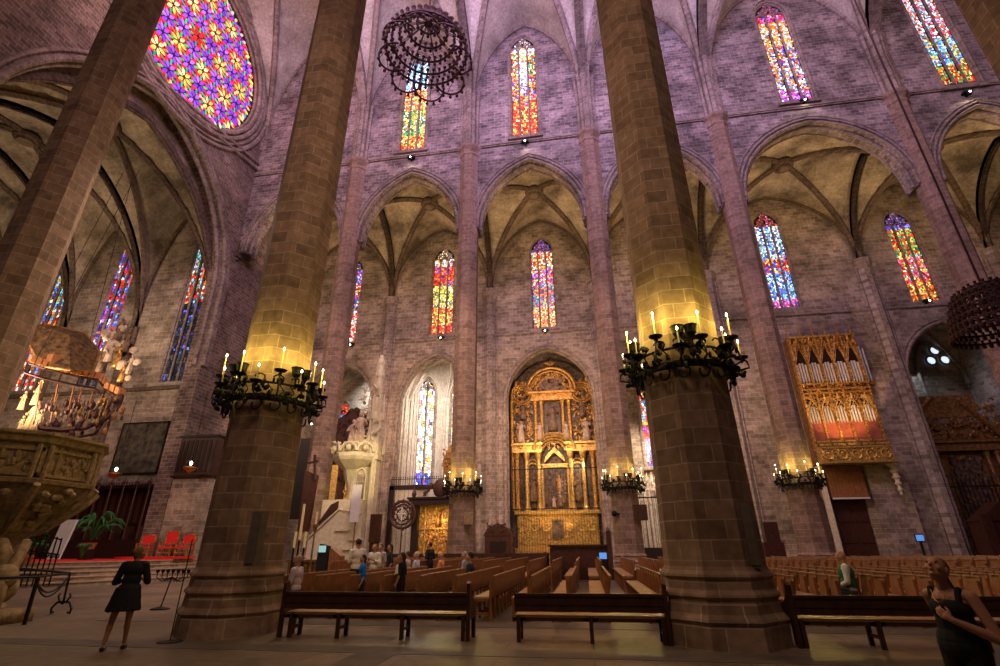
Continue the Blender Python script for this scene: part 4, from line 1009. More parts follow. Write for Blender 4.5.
# ------------------------------------------------------------ left foreground carved pulpit
def carved_pulpit():
    c = (-16.25, 12.3, 0); R = 2.1
    t = thing('carved_pulpit', 'huge brown octagonal carved stone pulpit at the left edge', 'pulpit', c)
    ph = pi/8
    b = MB(); b.lathe([(R*.93, 3.28), (R*.93, 4.28)], 8, c, ph); make('drum', b, M['carved'], t)
    b = MB(); b.lathe([(R*.95, 4.25), (R*1.0, 4.3), (R*1.02, 4.42), (R*1.07, 4.48), (R*1.07, 4.56), (R*.9, 4.6)], 8, c, ph)
    b.lathe([(R*.94, 3.2), (R*1.02, 3.24), (R*1.04, 3.34), (R*.95, 3.38)], 8, c, ph); make('cornice', b, M['carved'], t)
    b = MB(); b.lathe([(.7, 1.75), (1.0, 2.0), (1.15, 2.08), (R*.62, 2.35), (R*.8, 2.75), (R*.9, 3.05), (R*.97, 3.22)], 8, c, ph)
    for k in range(8):
        w = 2*pi*k/8+ph
        b.tube([(c[0]+cos(w)*r, c[1]+sin(w)*r, z) for r, z in ((1.05, 2.05), (1.5, 2.4), (1.95, 2.8), (2.28, 3.2))], [.09, .1, .1, .09], 6)
    make('bowl', b, M['carved'], t)
    b = MB(); b.lathe([(.95, 0), (.95, .2), (.75, .35), (.55, .7), (.5, 1.2), (.62, 1.6), (.8, 1.8)], 8, c, ph); make('stem', b, M['carved'], t)
    ap = R*.93*cos(pi/8)
    for k in range(8):
        w = 2*pi*k/8; e = Vector((cos(w), sin(w), 0)); tn = Vector((-sin(w), cos(w), 0)); o = Vector(c)
        def P(u, z, d=0): return o+e*(ap+d)+tn*u+Vector((0, 0, z))
        b = MB()
        for (u0, u1, z0, z1) in ((-.82, .82, 3.42, 3.5), (-.82, .82, 4.08, 4.16), (-.82, -.74, 3.42, 4.16), (.74, .82, 3.42, 4.16), (-.34, -.28, 3.5, 4.1)):
            b.add([P(u0, z0, .07), P(u1, z0, .07), P(u1, z1, .07), P(u0, z1, .07), P(u0, z0), P(u1, z0), P(u1, z1), P(u0, z1)], [(0, 1, 2, 3), (0, 4, 5, 1), (1, 5, 6, 2), (2, 6, 7, 3), (3, 7, 4, 0)])
        for _ in range(26):
            p = P(RD(-.2, .68), RD(3.55, 4.02), .02); s = RD(.035, .08); b.ball(p, (s, s, s*1.5), 6, 4)
        p = P(-.52, 3.72, .03); b.ball(p, (.1, .1, .2), 8, 6); b.ball(P(-.52, 3.96, .05), .06, 7, 5)
        for q in range(6):
            u = -.6+q*.24; b.tube([P(u, 4.2, .02), P(u+.1, 4.23, .02)], .03, 4)
        for s in (-1, 1): b.tube([P(s*.9, 3.35, .02), P(s*.9, 4.25, .02)], .06, 6)
        make('relief_panel', b, M['carved'], t)
        b = MB()
        for _ in range(20):
            f = RD(.1, .95); r = 1.2+1.0*f; z = 2.15+1.0*f; q = o+e*(r*.93)+tn*RD(-.55, .55)*f+Vector((0, 0, z)); b.ball(q, (.12, .12, .09), 6, 4)
        make('leaf_carving', b, M['carved'], t)
    # supporting figure at the foot
    t = thing('crouching_stone_figure', 'crouching carved stone figure supporting the left pulpit', 'sculpture', (-14.25, 11.35, 0))
    b = MB(); x, y = -14.3, 11.4
    b.box(x-.75, x+.7, y-.5, y+.6, 0, .28); b.ball((x, y, .75), (.55, .42, .38), 12, 8); b.ball((x+.35, y-.15, 1.0), (.3, .28, .3), 10, 8); b.ball((x+.5, y-.3, .6), (.16, .2, .4), 8, 6)
    b.cap((x-.2, y-.3, .9), (x+.2, y-.5, .35), .17, .12); b.cap((x-.5, y, .6), (x-.2, y-.45, .3), .2, .13); b.cap((x+.1, y+.1, 1.1), (x-.5, y+.2, 1.75), .22, .16); b.cap((x+.3, y, 1.1), (x+.1, y+.3, 1.75), .14, .12)
    make('figure', b, M['carved'], t, smooth=True)
carved_pulpit()

# ------------------------------------------------------------ chancel furnishing
def canopy():
    K = 1.0
    def A(px, py, Y=25.0): return at(px, py, Y)
    t = thing('altar_canopy', 'crown-like hanging altar canopy of brocade, lamps and sculpture at left', 'canopy', (-30.5, 25, 8))
    # brocade roof
    o = A(72, 352); b = MB()
    ring = [A(38, 325, 23.2), A(60, 327, 24.5), A(85, 333, 25.6), A(100, 352, 25.8), A(93, 372, 25), A(70, 370, 23.6), A(40, 366, 22.8), A(30, 345, 22.6)]
    cen = sum(ring, Vector())/8+Vector((0, 0, .9))
    b.add(ring+[cen, cen-Vector((0, 0, 1.3))], [(k, (k+1) % 8, 8) for k in range(8)]+[((k+1) % 8, k, 9) for k in range(8)])
    make('brocade_roof', b, M['brocade'], t)
    b = MB(); b.tube(ring+[ring[0]], .07, 6); make('roof_rim', b, M['golddark'], t)
    hp = [A(28, 362, 22.2), A(45, 368, 23), A(62, 372, 24), A(80, 376, 25), A(98, 379, 26), A(106, 388, 26.5), A(122, 396, 26.2)]
    for k, (p, q) in enumerate(zip(hp, hp[1:])):
        for j in range(3 if k not in (1,) else 1):
            f0, f1 = j/3+.03, (j+.85)/3 if k != 1 else .97; a, c = p.lerp(q, f0), p.lerp(q, f1); n = (q-p).cross(Vector((0, 0, 1))).normalized()*.2; h = Vector((0, 0, .42 if k != 1 else .9))
            b = MB(); b.add([a-n, c-n, c+n, a+n, a-n+h, c-n+h, c+n+h, a+n+h], [(0, 3, 2, 1), (4, 5, 6, 7), (0, 1, 5, 4), (1, 2, 6, 5), (2, 3, 7, 6), (3, 0, 4, 7)])
            make('lantern_panel', b, plain('amber_panel', (.5, .2, .07), .5) if k == 0 and j == 0 else bpy.data.materials['amber_panel'], t)
    b = MB(); b.tube(hp, .12, 6); b.tube([p-Vector((0, 0, .6)) for p in hp], .07, 5)
    for p in hp: b.tube([p-Vector((0, 0, .6)), p], .05, 5)
    # curved arm sweeping right and down
    b.tube([A(122, 396, 26.2), A(118, 408, 26), A(104, 420, 25.6), A(86, 428, 25), A(62, 430, 24.4), A(40, 428, 23.8)], .14, 6)
    b.tube([A(100, 400, 26), A(110, 412, 26), A(95, 434, 25.5), A(60, 440, 24.5)], .09, 6)
    make('iron_hoop', b, M['rust'], t)
    for k in range(95):
        f = RD(0, 1); p = A(36+84*f+RD(-4, 4), 424-10*f**2+RD(-22, 14), 24.2+1.6*f+RD(-.4, .4)); b = MB()
        s = RD(.5, 1.05); b.lathe([(.03, -.35*s), (.14*s, -.2*s), (.17*s, 0), (.1*s, .15*s), (.03, .2*s)], 7, p); b.tube([p, p+Vector((0, 0, RD(.3, .8)))], .02, 4)
        make('hanging_lamp', b, random.choice([M['rust'], M['golddark'], M['rust'], M['rust'], M['figure']]), t)
    for k in range(6):
        f = (k+RD(-.3, .3))/5; b = MB(); a = A(44+66*f, 382+12*f, 24+2*f); c = A(36+66*f, 424-6*f, 24+1.5*f); b.tube([a, c], .045, 5)
        make('hanging_rod', b, plain('copper_rod', (.2, .07, .03), .5, .3) if k == 0 else bpy.data.materials['copper_rod'], t)
    # sculpture group
    for px, py, h in ((100, 372, 1.9), (108, 352, 1.8), (117, 340, 1.6), (115, 368, 1.7), (124, 352, 1.5), (128, 374, 1.3), (107, 362, 1.6), (120, 382, 1.2)):
        statue('crown_figure', A(px, py, 26.3), h, random.choice([M['figurepale'], M['figure'], M['gold']]), t, arms=True)
    for px, py, s in ((106, 333, .4), (122, 328, .38), (125, 343, .3), (112, 345, .5), (121, 365, .42), (133, 350, .3), (137, 362, .3), (128, 378, .25)):
        b = MB(); b.ball(A(px, py, 26.3), (s, s*.4, s*.8), 8, 6); make('cloud_ornament', b, M['figurepale'], t)
    b = MB(); b.tube([A(96, 378, 26.4), A(110, 350, 26.4), A(122, 326, 26.4)], .16, 6); b.tube([A(104, 338, 26.4), A(126, 348, 26.4)], .12, 6); make('cross', b, M['white_stone'], t)
    for k in range(16):
        b = MB(); p = A(126+RD(-8, 10), 375+RD(-30, 14), 26.6); b.ball(p, (.22, .12, .14), 6, 4, Matrix.Rotation(RD(0, 3), 3, 'Y')); make('vine_leaf', b, M['rust'], t)
    b = MB()
    for q in ((40, 330, 23), (90, 340, 25.4), (35, 362, 22.4)):
        p = A(*q); b.tube([p, Vector((p.x*.97-.5, 24, 27))], .018, 4)
    make('suspension_wire', b, M['rust'], t)
    # mixed sculpture in bottom left behind the near pulpit
    t = thing('altar_statuary', 'pale painted figures beneath the canopy at the left edge', 'sculpture', A(25, 440, 24.6))
    for px, py, h in ((17, 437, 1.3), (25, 440, 2.4), (33, 436, 1.6), (20, 410, 1.2), (33, 405, 1.3), (38, 393, 1.0)):
        statue('figure', A(px, py, 24.6), h, M['carved'], t)
canopy()

t = thing('tapestry', 'large dark green figured tapestry hanging on the chancel wall', 'tapestry', (-31.1, 31.35, 6.55))
b = MB(); b.box(-32.95, -29.35, 31.32, 31.42, 6.55, 10.05); make('cloth', b, M['tapestry'], t)
b = MB()
for x0, x1, z0, z1 in ((-33.05, -29.25, 6.45, 6.55), (-33.05, -29.25, 10.05, 10.15), (-33.05, -32.95, 6.45, 10.15), (-29.35, -29.25, 6.45, 10.15)): b.box(x0, x1, 31.28, 31.42, z0, z1)
make('border', b, M['blackwood'], t)
t = thing('choir_stalls', 'dark carved wooden choir stalls along the chancel wall', 'stalls', (-31.4, 30.9, 1.05))
b = MB(); b.box(-36.5, -28.45, 31.0, 31.4, 1.05, 5.4); b.box(-36.5, -28.45, 30.3, 31.4, 5.4, 5.6); b.box(-36.5, -28.45, 30.2, 30.35, 1.05, 2.2); make('back', b, M['blackwood'], t)
for k in range(9):
    b = MB(); x = -36.4+k*.98; b.box(x, x+.08, 30.3, 31.0, 1.05, 3.0); b.lathe([(.05, 1.05), (.05, 5.6), (.1, 5.8), (.02, 6.2)], 6, (x+.04, 30.28, 0)); make('stall_divider', b, M['darkwood'], t)
b = MB()
for k in range(39): b.lathe([(.06, 5.6), (.07, 5.75), (.01, 5.95)], 5, (-36.3+k*.2, 30.3, 0))
for k in range(15): b.box(-36.3+k*.5, -36.0+k*.5, 30.95, 31.0, 3.2, 5.2)
make('cresting', b, M['darkwood'], t)
# east nave wall end: little organ balcony / red box and plinth
t = thing('singers_gallery', 'dark red wooden gallery box on a stone plinth at the chancel wall end', 'gallery', (-25.9, 31.0, 1.05))
p = at(205, 440, 30.4)
b = MB(); b.box(-26.9, -24.2, 30.2, 31.3, 6.1, 8.6); make('gallery_box', b, M['darkwood'], t)
b = MB(); b.box(-27.0, -24.1, 30.1, 31.35, 8.6, 8.75); b.box(-27.0, -24.1, 30.1, 31.35, 5.95, 6.1)
for k in range(8): b.box(-26.8+k*.35, -26.6+k*.35, 30.15, 30.2, 6.3, 8.4)
make('gallery_frame', b, M['blackwood'], t)
b = MB(); b.box(-26.85, -24.25, 30.25, 31.3, 0, 5.95); b.box(-25.2, -25.0, 30.2, 30.25, 2.2, 5.8); make('plinth', b, M['wall_low'], t)
for i, (px, py, l) in enumerate(((115, 474, 'small hanging lamp with a lit flame before the tapestry'), (190, 468, 'small hanging lamp with a lit flame before the red gallery box'))):
    p = at(px, py, 29.2); t = thing('sanctuary_lamp', l, 'lamp', p)
    b = MB(); b.lathe([(.05, -.3), (.28, -.12), (.42, 0), (.38, .06), (.1, .05)], 12); make('bowl', b, M['gold'], t, local=True)
    b = MB(); b.tube([(0, 0, 1.0), (0, 0, 5)], .015, 4)
    for k in range(3): b.tube([(cos(k*2.1)*.4, sin(k*2.1)*.4, 0), (0, 0, 1.0)], .012, 4)
    make('chain', b, M['iron'], t, local=True)
    b = MB(); b.ball((0, 0, .3), (.09, .09, .14), 8, 6); make('flame', b, M['flood'], t, local=True)
# red carpet, armchairs, plinth
cp = MB(); cp.prism([(x, min(y, 30.1)) for x, y in inset(PL, 1.42)], lambda a, b, d: (a, b, d), 1.051, 1.08)
tag(make('carpet', cp, M['carpet'], None, (-28, 24, 1.05)), 'red carpet covering the top of the chancel steps', 'carpet')
def armchair(loc, label, h=1.25, rz=0):
    t = thing('armchair', label, 'chair', loc, rz)
    for s in (-1, 1):
        for d in (-1, 1):
            b = MB(); b.box(s*.36-.035, s*.36+.035, d*.3-.035, d*.3+.035, 0, h if d > 0 else .72); make('leg', b, M['gold'], t, local=True)
        b = MB(); b.box(s*.36-.045, s*.36+.045, -.34, .33, .7, .77); make('armrest', b, M['gold'], t, local=True)
    b = MB(); b.box(-.36, .36, -.34, .3, .44, .56); make('seat', b, M['redseat'], t, local=True)
    b = MB(); b.box(-.34, .34, .26, .33, .68, h-.04); make('backrest', b, M['redseat'], t, local=True)
    b = MB(); b.box(-.33, .33, -.33, -.29, .18, .24); b.box(-.33, .33, .29, .33, .18, .24); b.box(-.38, .38, .25, .34, h-.04, h+.02); make('stretcher', b, M['gold'], t, local=True)
    return t
armchair((-27.0, 29.5, 1.2), 'red and gilt armchair on the chancel platform, left one of three', rz=.3)
armchair((-25.5, 29.6, 1.2), 'taller red and gilt armchair on the chancel platform, middle one of three', 1.45, .2)
armchair((-24.15, 29.4, 1.2), 'red and gilt armchair on the chancel platform, nearest the big column', rz=.1)
b = MB(); b.box(-27.9, -23.75, 28.4, 30.0, 1.081, 1.2); tag(make('dais', b, M['carpet'], None, (-26, 28.4, 1.05)), 'low red-covered dais under the armchairs', 'platform')
# credence table, plant, banner, flowers
t = thing('potted_palm', 'green leafy potted plant in a terracotta pot on the chancel step', 'plant', (-28.4, 27.0, 1.081))
b = MB(); b.lathe([(.28, .55), (.38, .85), (.41, .9), (.3, .9)], 12, (0, 0, 0)); make('pot', b, M['terracotta'], t, local=True)
b = MB(); b.box(-.25, .25, -.25, .25, 0, .55); make('pedestal', b, M['blackwood'], t, local=True)
b = MB()
for k in range(26):
    w = RD(0, 6.28); L = RD(.8, 1.6); up = RD(.6, 1.6); P = [(cos(w)*L*f, sin(w)*L*f, 1.0+up*sin(f*2.4)*1.0) for f in (0, .2, .4, .6, .8, 1)]
    b.tube(P, [.02, .05, .09, .1, .07, .01], 4)
make('leaves', b, M['green'], t, local=True)
t = thing('plant_stand_fern', 'small green fern below the potted palm', 'plant', (-27.2, 25.6, 1.081)); b = MB()
for k in range(16):
    w = RD(0, 6.28); L = RD(.3, .6); b.tube([(cos(w)*L*f, sin(w)*L*f, .1+.7*sin(f*2.2)) for f in (0, .25, .5, .75, 1)], [.02, .05, .06, .05, .01], 4)
make('leaves', b, M['green'], t, local=True)
b = MB(); b.add([(-25.3, 22, 1.2), (-24.6, 22, 1.2), (-24.35, 22.1, 2.95), (-25.15, 22.1, 2.95), (-25.3, 22.1, 1.2), (-24.6, 22.1, 1.2), (-24.35, 22.2, 2.95), (-25.15, 22.2, 2.95)], [(0, 1, 2, 3), (7, 6, 5, 4), (0, 4, 5, 1), (1, 5, 6, 2), (2, 6, 7, 3), (3, 7, 4, 0)])
tag(make('draped_lectern', b, M['whitecloth'], None, (-25, 22, 1.2)), 'pale cloth-draped lectern beside the carved pulpit', 'lectern')
t = thing('flower_vase', 'yellow flowers in dark foliage behind the iron gate', 'flowers', (-24.5, 20.4, 1.05))
b = MB(); b.lathe([(.2, 0), (.3, .3), (.2, .6), (.26, .7)], 10); make('vase', b, M['terracotta'], t, local=True)
for dx in (-.35, .35):
    b = MB(); 
    for _ in range(40): b.ball((dx+RD(-.25, .25), RD(-.2, .2), 1.75+RD(-.25, .25)), (.09, .09, .07), 5, 4)
    make('blossom', b, M['yellow'], t, local=True)
b = MB()
for _ in range(60): b.ball((RD(-.8, .8), RD(-.3, .3), 1.1+RD(-.5, .5)), (.12, .06, .08), 5, 4)
make('foliage', b, M['green'], t, local=True)

# iron gate / railing at left
t = thing('iron_gate', 'leaning panel of black iron railing below the carved pulpit', 'gate', (-14.6, 14.0, 0))
b = MB(); A_ = at(18, 575, 13.8); B_ = at(52, 575, 14.4); C_ = at(62, 538, 14.4); D_ = at(34, 530, 13.8)
for k in range(7):
    f = k/6; p = A_.lerp(B_, f); q = D_.lerp(C_, f); b.tube([p-Vector((0, 0, .3)), q], .022, 5)
    b.torus((0, 0, 0), .07, .016, 8, 4, mp=lambda a, c: ((p.lerp(q, .5)).x+a, p.y, (p.lerp(q, .5)).z+c))
for f in (0, .1, .55, .95): b.tube([A_.lerp(D_, f), B_.lerp(C_, f)], .022, 5)
make('bars', b, M['iron'], t)
t = thing('iron_rail', 'black iron handrail with curled foot and hanging rope at left', 'railing', (-13.3, 11.6, 0))
f1 = at(24, 625, 11.4); f1.z = 0; f2 = at(61, 610, 13.3); f2.z = .02; t1 = at(38, 577, 11.4); t2 = at(70, 573, 13.3)
b = MB(); b.tube([f1, t1], .045, 6); b.tube([at(0, 578, 10.6), t1, t2], .03, 6); b.tube([at(0, 580, 10.6), at(0, 579, 10.6)], .03, 5); b.tube([at(15, 568, 11.6), t2], .03, 6); make('rail', b, M['iron'], t)
b = MB(); m = f2.lerp(t2, .28); b.tube([f2+Vector((0, 0, .25)), t2], .028, 6)
for s in (-1, 1):
    b.tube([m+Vector((0, 0, -.05)), m+Vector((s*.12, 0, .02)), m+Vector((s*.2, 0, .14)), m+Vector((s*.15, 0, .2))], .024, 5)
    b.tube([f2+Vector((0, 0, .28)), f2+Vector((s*.2, 0, .26)), f2+Vector((s*.32, 0, .12)), f2+Vector((s*.3, 0, .0)), f2+Vector((s*.22, 0, .03))], .03, 5)
make('curled_foot', b, M['iron'], t)
for dz in (0, .1):
    b = MB(); b.tube([t1.lerp(t2, f)-Vector((0, 0, .08+(.42-dz)*4*f*(1-f))) for f in [k/12 for k in range(13)]], .022, 5); make('rope', b, M['iron'], t)
# slim floor stand near column
t = thing('iron_lamp_stand', 'slim iron floor stand with a branched candle tray left of the big column', 'stand', (-8.6, 10.3, 0))
b = MB(); a = at(170, 641, 9.7); a.z = 0; q = a
b.lathe([(.22, 0), (.22, .02), (.04, .04)], 14, a); b.tube([a, a+Vector((.0, 0, 1.78))], .011, 5); make('pole', b, M['iron'], t)
t = thing('branched_candelabrum', 'low branched iron candelabrum before the chancel steps', 'candelabrum', (-11.5, 14.6, 0))
b = MB(); c = at(172, 577, 14.6); base = Vector((c.x-.15, 14.6, 0)); b.lathe([(.25, 0), (.25, .03), (.03, .08)], 10, base); b.tube([base, c], .02, 5)
for k in range(7):
    u = (k-3)*.17; b.tube([c, c+Vector((u*.6, 0, -.12)), c+Vector((u, 0, .0)), c+Vector((u, 0, .12))], .014, 5); b.lathe([(.02, .1), (.05, .14), (.05, .2), (.02, .2)], 7, c+Vector((u, 0, 0)))
make('branches', b, M['iron'], t)

# things between the big left column and the pale pulpit
t = thing('tall_candlestick', 'tall dark candlestick with a pale candle left of the information kiosk', 'candlestick', (-14.3, 27, 0))
p = at(313, 545, 25.9); b = MB(); b.lathe([(.3, 0), (.12, .2), (.05, .5), (.04, p.z+.6), (.14, p.z+.9), (.14, p.z+1.0)], 10, (p.x, 25.9, 0)); make('stem', b, M['golddark'], t)
b = MB(); b.lathe([(.05, p.z+1.0), (.05, p.z+1.6)], 8, (p.x, 25.9, 0)); make('candle', b, M['wax'], t)
for px, py, h, l in ((302, 522, 1.8, 'thick white candle on a dark stand right beside the big left column'), (295, 540, .8, 'short pale candle beside the thick white candle'), (305, 540, .8, 'short pale candle left of the tall candlestick')):
    p = at(px, py, 25.9); t = thing('candle_stand', l, 'candle', (p.x, 25.9, 0)); b = MB(); b.lathe([(.2, 0), (.05, .15), (.05, p.z-h/2), (.12, p.z-h/2+.03)], 8, (p.x, 25.9, 0)); make('stand', b, M['iron'], t)
    b = MB(); b.lathe([(.07, p.z-h/2), (.07, p.z+h/2)], 8, (p.x, 25.9, 0)); make('candle', b, M['wax'], t)
t = thing('leaning_panel', 'tall dark leaning board with a crucifix between the near and far left columns', 'panel', (-15.6, 28.5, 0))
A1_, B1_, C1_, D1_ = at(297, 532, 28.5), at(307, 532, 28.5), at(317, 475, 28.5), at(305, 470, 28.5); b = MB(); o = Vector((0, .25, 0)); b.add([A1_, B1_, C1_, D1_, A1_+o, B1_+o, C1_+o, D1_+o], [(0, 1, 2, 3), (7, 6, 5, 4), (0, 4, 5, 1), (1, 5, 6, 2), (2, 6, 7, 3), (3, 7, 4, 0)]); make('board', b, M['darkwood'], t)
b = MB(); b.tube([at(315, 480, 28.4), at(315, 455, 28.4)], .09, 5); b.tube([at(308, 463, 28.4), at(318, 461, 28.4)], .07, 5); make('crucifix', b, M['rust'], t)
b = MB(); b.add([], []); p = at(312, 456, 34.8); b.box(p.x-1.0, p.x+.6, 34.6, 35, 3.5, 9.2); tag(make('dark_hanging', b, M['blackwood'], None, (p.x, 34.8, 3.5)), 'tall dark cupboard front seen between the left columns', 'cupboard')
p = at(313, 424, 33); flood(p, 'bright small lamp seen just below the left candle ring')
t = thing('information_kiosk', 'black slanted information kiosk with a lit pale screen', 'kiosk', (-12.8, 25, 0))
b = MB(); b.box(-13.1, -12.55, 24.9, 25.3, 0, 1.45); b.prism([(-13.1, 1.45), (-12.55, 1.45), (-12.6, 1.7), (-13.05, 1.8)], mapY(24.95), 0, .3); make('body', b, M['speaker'], t)
b = MB(); b.box(-13.03, -12.68, 24.85, 24.9, 1.42, 1.72); make('screen', b, M['screenw'], t)
t = thing('collection_box', 'brown wooden gabled box beside the information kiosk', 'box', (-12.2, 25.2, 0))
b = MB(); b.prism([(-12.5, 0), (-11.9, 0), (-11.9, 1.25), (-12.4, 1.6), (-12.5, 1.5)], mapY(24.95), 0, .5); make('body', b, M['pew'], t)
b = MB(); b.box(-15.5, -13.4, 26.5, 27.6, 0, .95); b.box(-15.6, -13.3, 26.4, 27.7, .95, 1.05)
for k in range(7): b.box(-15.4+k*.28, -15.2+k*.28, 26.42, 26.5, .1, .85)
tag(make('credence_table', b, M['golddark'], None, (-14.4, 27, 0)), 'gilded low table of candles beside the big left column', 'table')
for i, (px, py, Y, l) in enumerate(((603, 556, 29.1, 'small lit blue screen in front of the great altarpiece'), (920, 538, 33, 'small tilted blue-white screen on a black stand at the right'))):
    p = at(px, py, Y); t = thing('monitor', l, 'screen', (p.x, Y, 0)); b = MB(); b.box(p.x-.22, p.x+.22, Y, Y+.06, p.z-.18, p.z+.2); b.box(p.x-.05, p.x+.05, Y+.02, Y+.1, 0, p.z); b.box(p.x-.25, p.x+.25, Y, Y+.3, 0, .05); make('stand', b, M['speaker'], t)
    b = MB(); b.box(p.x-.19, p.x+.19, Y-.01, Y, p.z-.14, p.z+.16); make('screen', b, M['screen'], t)

# far wooden furniture
t = thing('wooden_stall_front', 'dark wooden panelled desk front below the great altarpiece', 'desk', (-.4, 29.6, 0))
b = MB(); b.box(-2.0, 1.1, 29.4, 30.0, 0, 1.66); b.box(-2.05, 1.15, 29.3, 30.05, 1.6, 1.7); make('front', b, M['darkwood'], t)
b = MB(); b.box(1.05, 1.3, 29.1, 30.1, 0, 2.35); b.ball((1.18, 29.6, 2.35), (.13, .4, .2), 8, 6); make('bench_end', b, M['darkwood'], t)
t = thing('long_wooden_screen', 'long dark wooden bench back closing the far side of the pews', 'bench', (-6.5, 30.1, 0))
b = MB(); b.box(-11.3, -2.1, 30.0, 30.15, .3, 1.28); b.box(-11.3, -2.1, 29.5, 30.0, .4, .48); make('back', b, M['darkwood'], t)
for k in range(5): b = MB(); b.box(-11.3+k*2.25, -11.2+k*2.25, 29.5, 30.15, 0, 1.35); make('bench_end', b, M['darkwood'], t)
t = thing('confessional', 'dark wooden confessional with scrolled top left of the great altarpiece', 'confessional', (-6.6, 40.4, 0))
b = MB(); b.box(-7.6, -5.6, 39.9, 41.0, 0, 2.4); b.prism([(-7.7, 2.4), (-5.5, 2.4), (-5.8, 2.9), (-6.6, 3.3), (-7.4, 2.9)], mapY(39.85), 0, 1.1); carve(b, 30, lambda: (RD(-7.4, -5.8), 39.85, RD(2.5, 3.3)), .06, .15); make('cabinet', b, M['darkwood'], t)
b = MB(); b.box(-7.2, -6.0, 39.86, 39.9, .4, 2.0); make('door_panel', b, M['blackwood'], t)
t = thing('dark_cabinet', 'dark stepped cabinet just right of the large column', 'cabinet', (10, 31.5, 0))
b = MB(); p = at(776, 560, 31); b.box(p.x-.3, p.x+.75, 31.5, 32.2, 0, 1.75); b.box(p.x-.1, p.x+.65, 31.6, 32.1, 1.75, 2.8); make('body', b, M['darkwood'], t)
t = thing('wall_bracket_sign', 'brown square board on an arm fixed to the column right of the altarpiece', 'sign', (3.2, 30.9, 3.3))
p = at(640, 513, 31.0); b = MB(); b.box(p.x-.35, p.x+.4, 30.9, 31.0, p.z-.4, p.z+.45); make('board', b, M['darkwood'], t); b = MB(); b.tube([(p.x-1.4, 31.0, p.z), (p.x-.3, 30.95, p.z-.1)], .05, 5); b.ball((p.x-1.45, 30.95, p.z), .18, 7, 5); make('arm', b, M['iron'], t)
p = at(469, 518, 30.7); b = MB(); b.box(p.x-.3, p.x+.25, 30.7, 30.78, p.z-.35, p.z+.35); tag(make('column_sign', b, M['carved'], None, p), 'small brown square board on the central far column', 'sign')
# two boxed loudspeakers on the columns
spk = plain('grey_brown_speaker_cloth', (.14, .11, .085), .8)
for q0, q1, Y, l in ((at(742, 568, 10.35), at(754, 502, 10.35), 10.35, 'tall slim grey-brown loudspeaker on the large right-hand column'), (at(250, 566, 10.0), at(262, 512, 10.0), 10.0, 'tall slim grey-brown loudspeaker on the big left column')):
    b = MB(); cx = (q0.x+q1.x)/2; b.box(cx-.11, cx+.11, Y-.1, Y+.12, q0.z, q1.z); b.box(cx-.03, cx+.03, Y+.12, Y+.34, (q0.z+q1.z)/2, (q0.z+q1.z)/2+.1); b.box(cx-.08, cx+.08, Y-.12, Y-.1, q0.z+.05, q1.z-.05); tag(make('column_loudspeaker', b, spk, None, (cx, Y, q0.z)), l, 'loudspeaker')

# ------------------------------------------------------------ front benches
def long_bench(x0, x1, y, label, legs, ends=(True, True)):
    t = thing('long_bench', label, 'bench', ((x0+x1)/2, y, 0)); x0 += .0
    b = MB(); b.box(x0, x1, y-.03, y+.01, .5, .78); b.box(x0, x1, y-.045, y+.02, .61, .63); b.box(x0, x1, y-.05, y+.03, .75, .8); make('backrest', b, M['darkwood'], t)
    b = MB(); b.box(x0, x1, y+.02, y+.46, .40, .44); make('seat', b, M['pewseat'], t)
    b = MB(); b.box(x0, x1, y+.0, y+.04, .34, .4); make('rail', b, M['darkwood'], t)
    for x in legs:
        for yy in (y-.03, y+.36):
            b = MB(); b.box(x-.035, x+.035, yy, yy+.06, 0, .42); make('leg', b, M['darkwood'], t)
        b = MB(); b.box(x-.02, x+.02, y, y+.4, .14, .2); b.box(x-.12, x+.12, y, y+.03, .34, .4); make('brace', b, M['darkwood'], t)
    for x, e in ((x0, ends[0]), (x1, ends[1])):
        if e:
            b = MB(); q = [(y-.06, 0), (y+.02, 0), (y+.02, .34), (y+.42, .36), (y+.42, 0), (y+.5, 0), (y+.5, .45), (y+.46, .62), (y+.25, .68), (y+.1, .8), (y+.06, .96), (y-.0, 1.0), (y-.06, .96)]
            b.prism(q, lambda a, c, d: (x+d, a, c), -.035, .035); make('bench_end', b, M['darkwood'], t)
long_bench(-6.1, -2.3, 10.5, 'long dark wooden bench seen from behind, beside the big left column', (-5.9, -4.9, -3.6, -2.4))
long_bench(-1.42, 1.33, 10.5, 'dark wooden bench seen from behind, left of the large right-hand column', (-1.35, -.02, 1.25), (False, True))
long_bench(3.45, 8.2, 10.5, 'dark wooden bench seen from behind, right of the large right-hand column', (3.55, 4.75, 6.3, 8.1), (True, True))

# ------------------------------------------------------------ pews (rows run into the depth, backs to the right)
def make_pew(L, label, group=None):
    t = thing('pew', label, 'pew', (0, 0, 0), 0, group); n = 11; w = L/n
    for k in range(n):
        b = MB(); b.add([(x, y, z) for z, x in ((.50, .36), (.95, .44)) for y in (k*w+.04, (k+1)*w-.04) for x in (x, x+.035)], [(0, 2, 3, 1), (4, 5, 7, 6), (0, 1, 5, 4), (2, 6, 7, 3), (0, 4, 6, 2), (1, 3, 7, 5)])
        make('back_panel', b, M['pew'], t, local=True)
        b = MB(); b.box(.425, .485, k*w+.04, (k+1)*w-.04, .95, .972); make('top_edge_highlight', b, M['pewseat'], t, local=True)  # pale strip paints the highlight along the top edge of the back
        b = MB(); b.box(-.05, .36, k*w+.02, (k+1)*w-.02, .47, .505); make('seat', b, M['pewseat'], t, local=True)
    for k in range(0, n+1):
        b = MB(); y = min(max(k*w, .03), L-.03); b.box(.34, .4, y-.02, y+.02, 0, .88); b.box(-.03, .03, y-.03, y+.03, 0, .47); b.box(0, .36, y-.02, y+.02, .12, .18); b.box(0, .36, y-.02, y+.02, .41, .47); make('leg_frame', b, M['pew'], t, local=True)
    return t
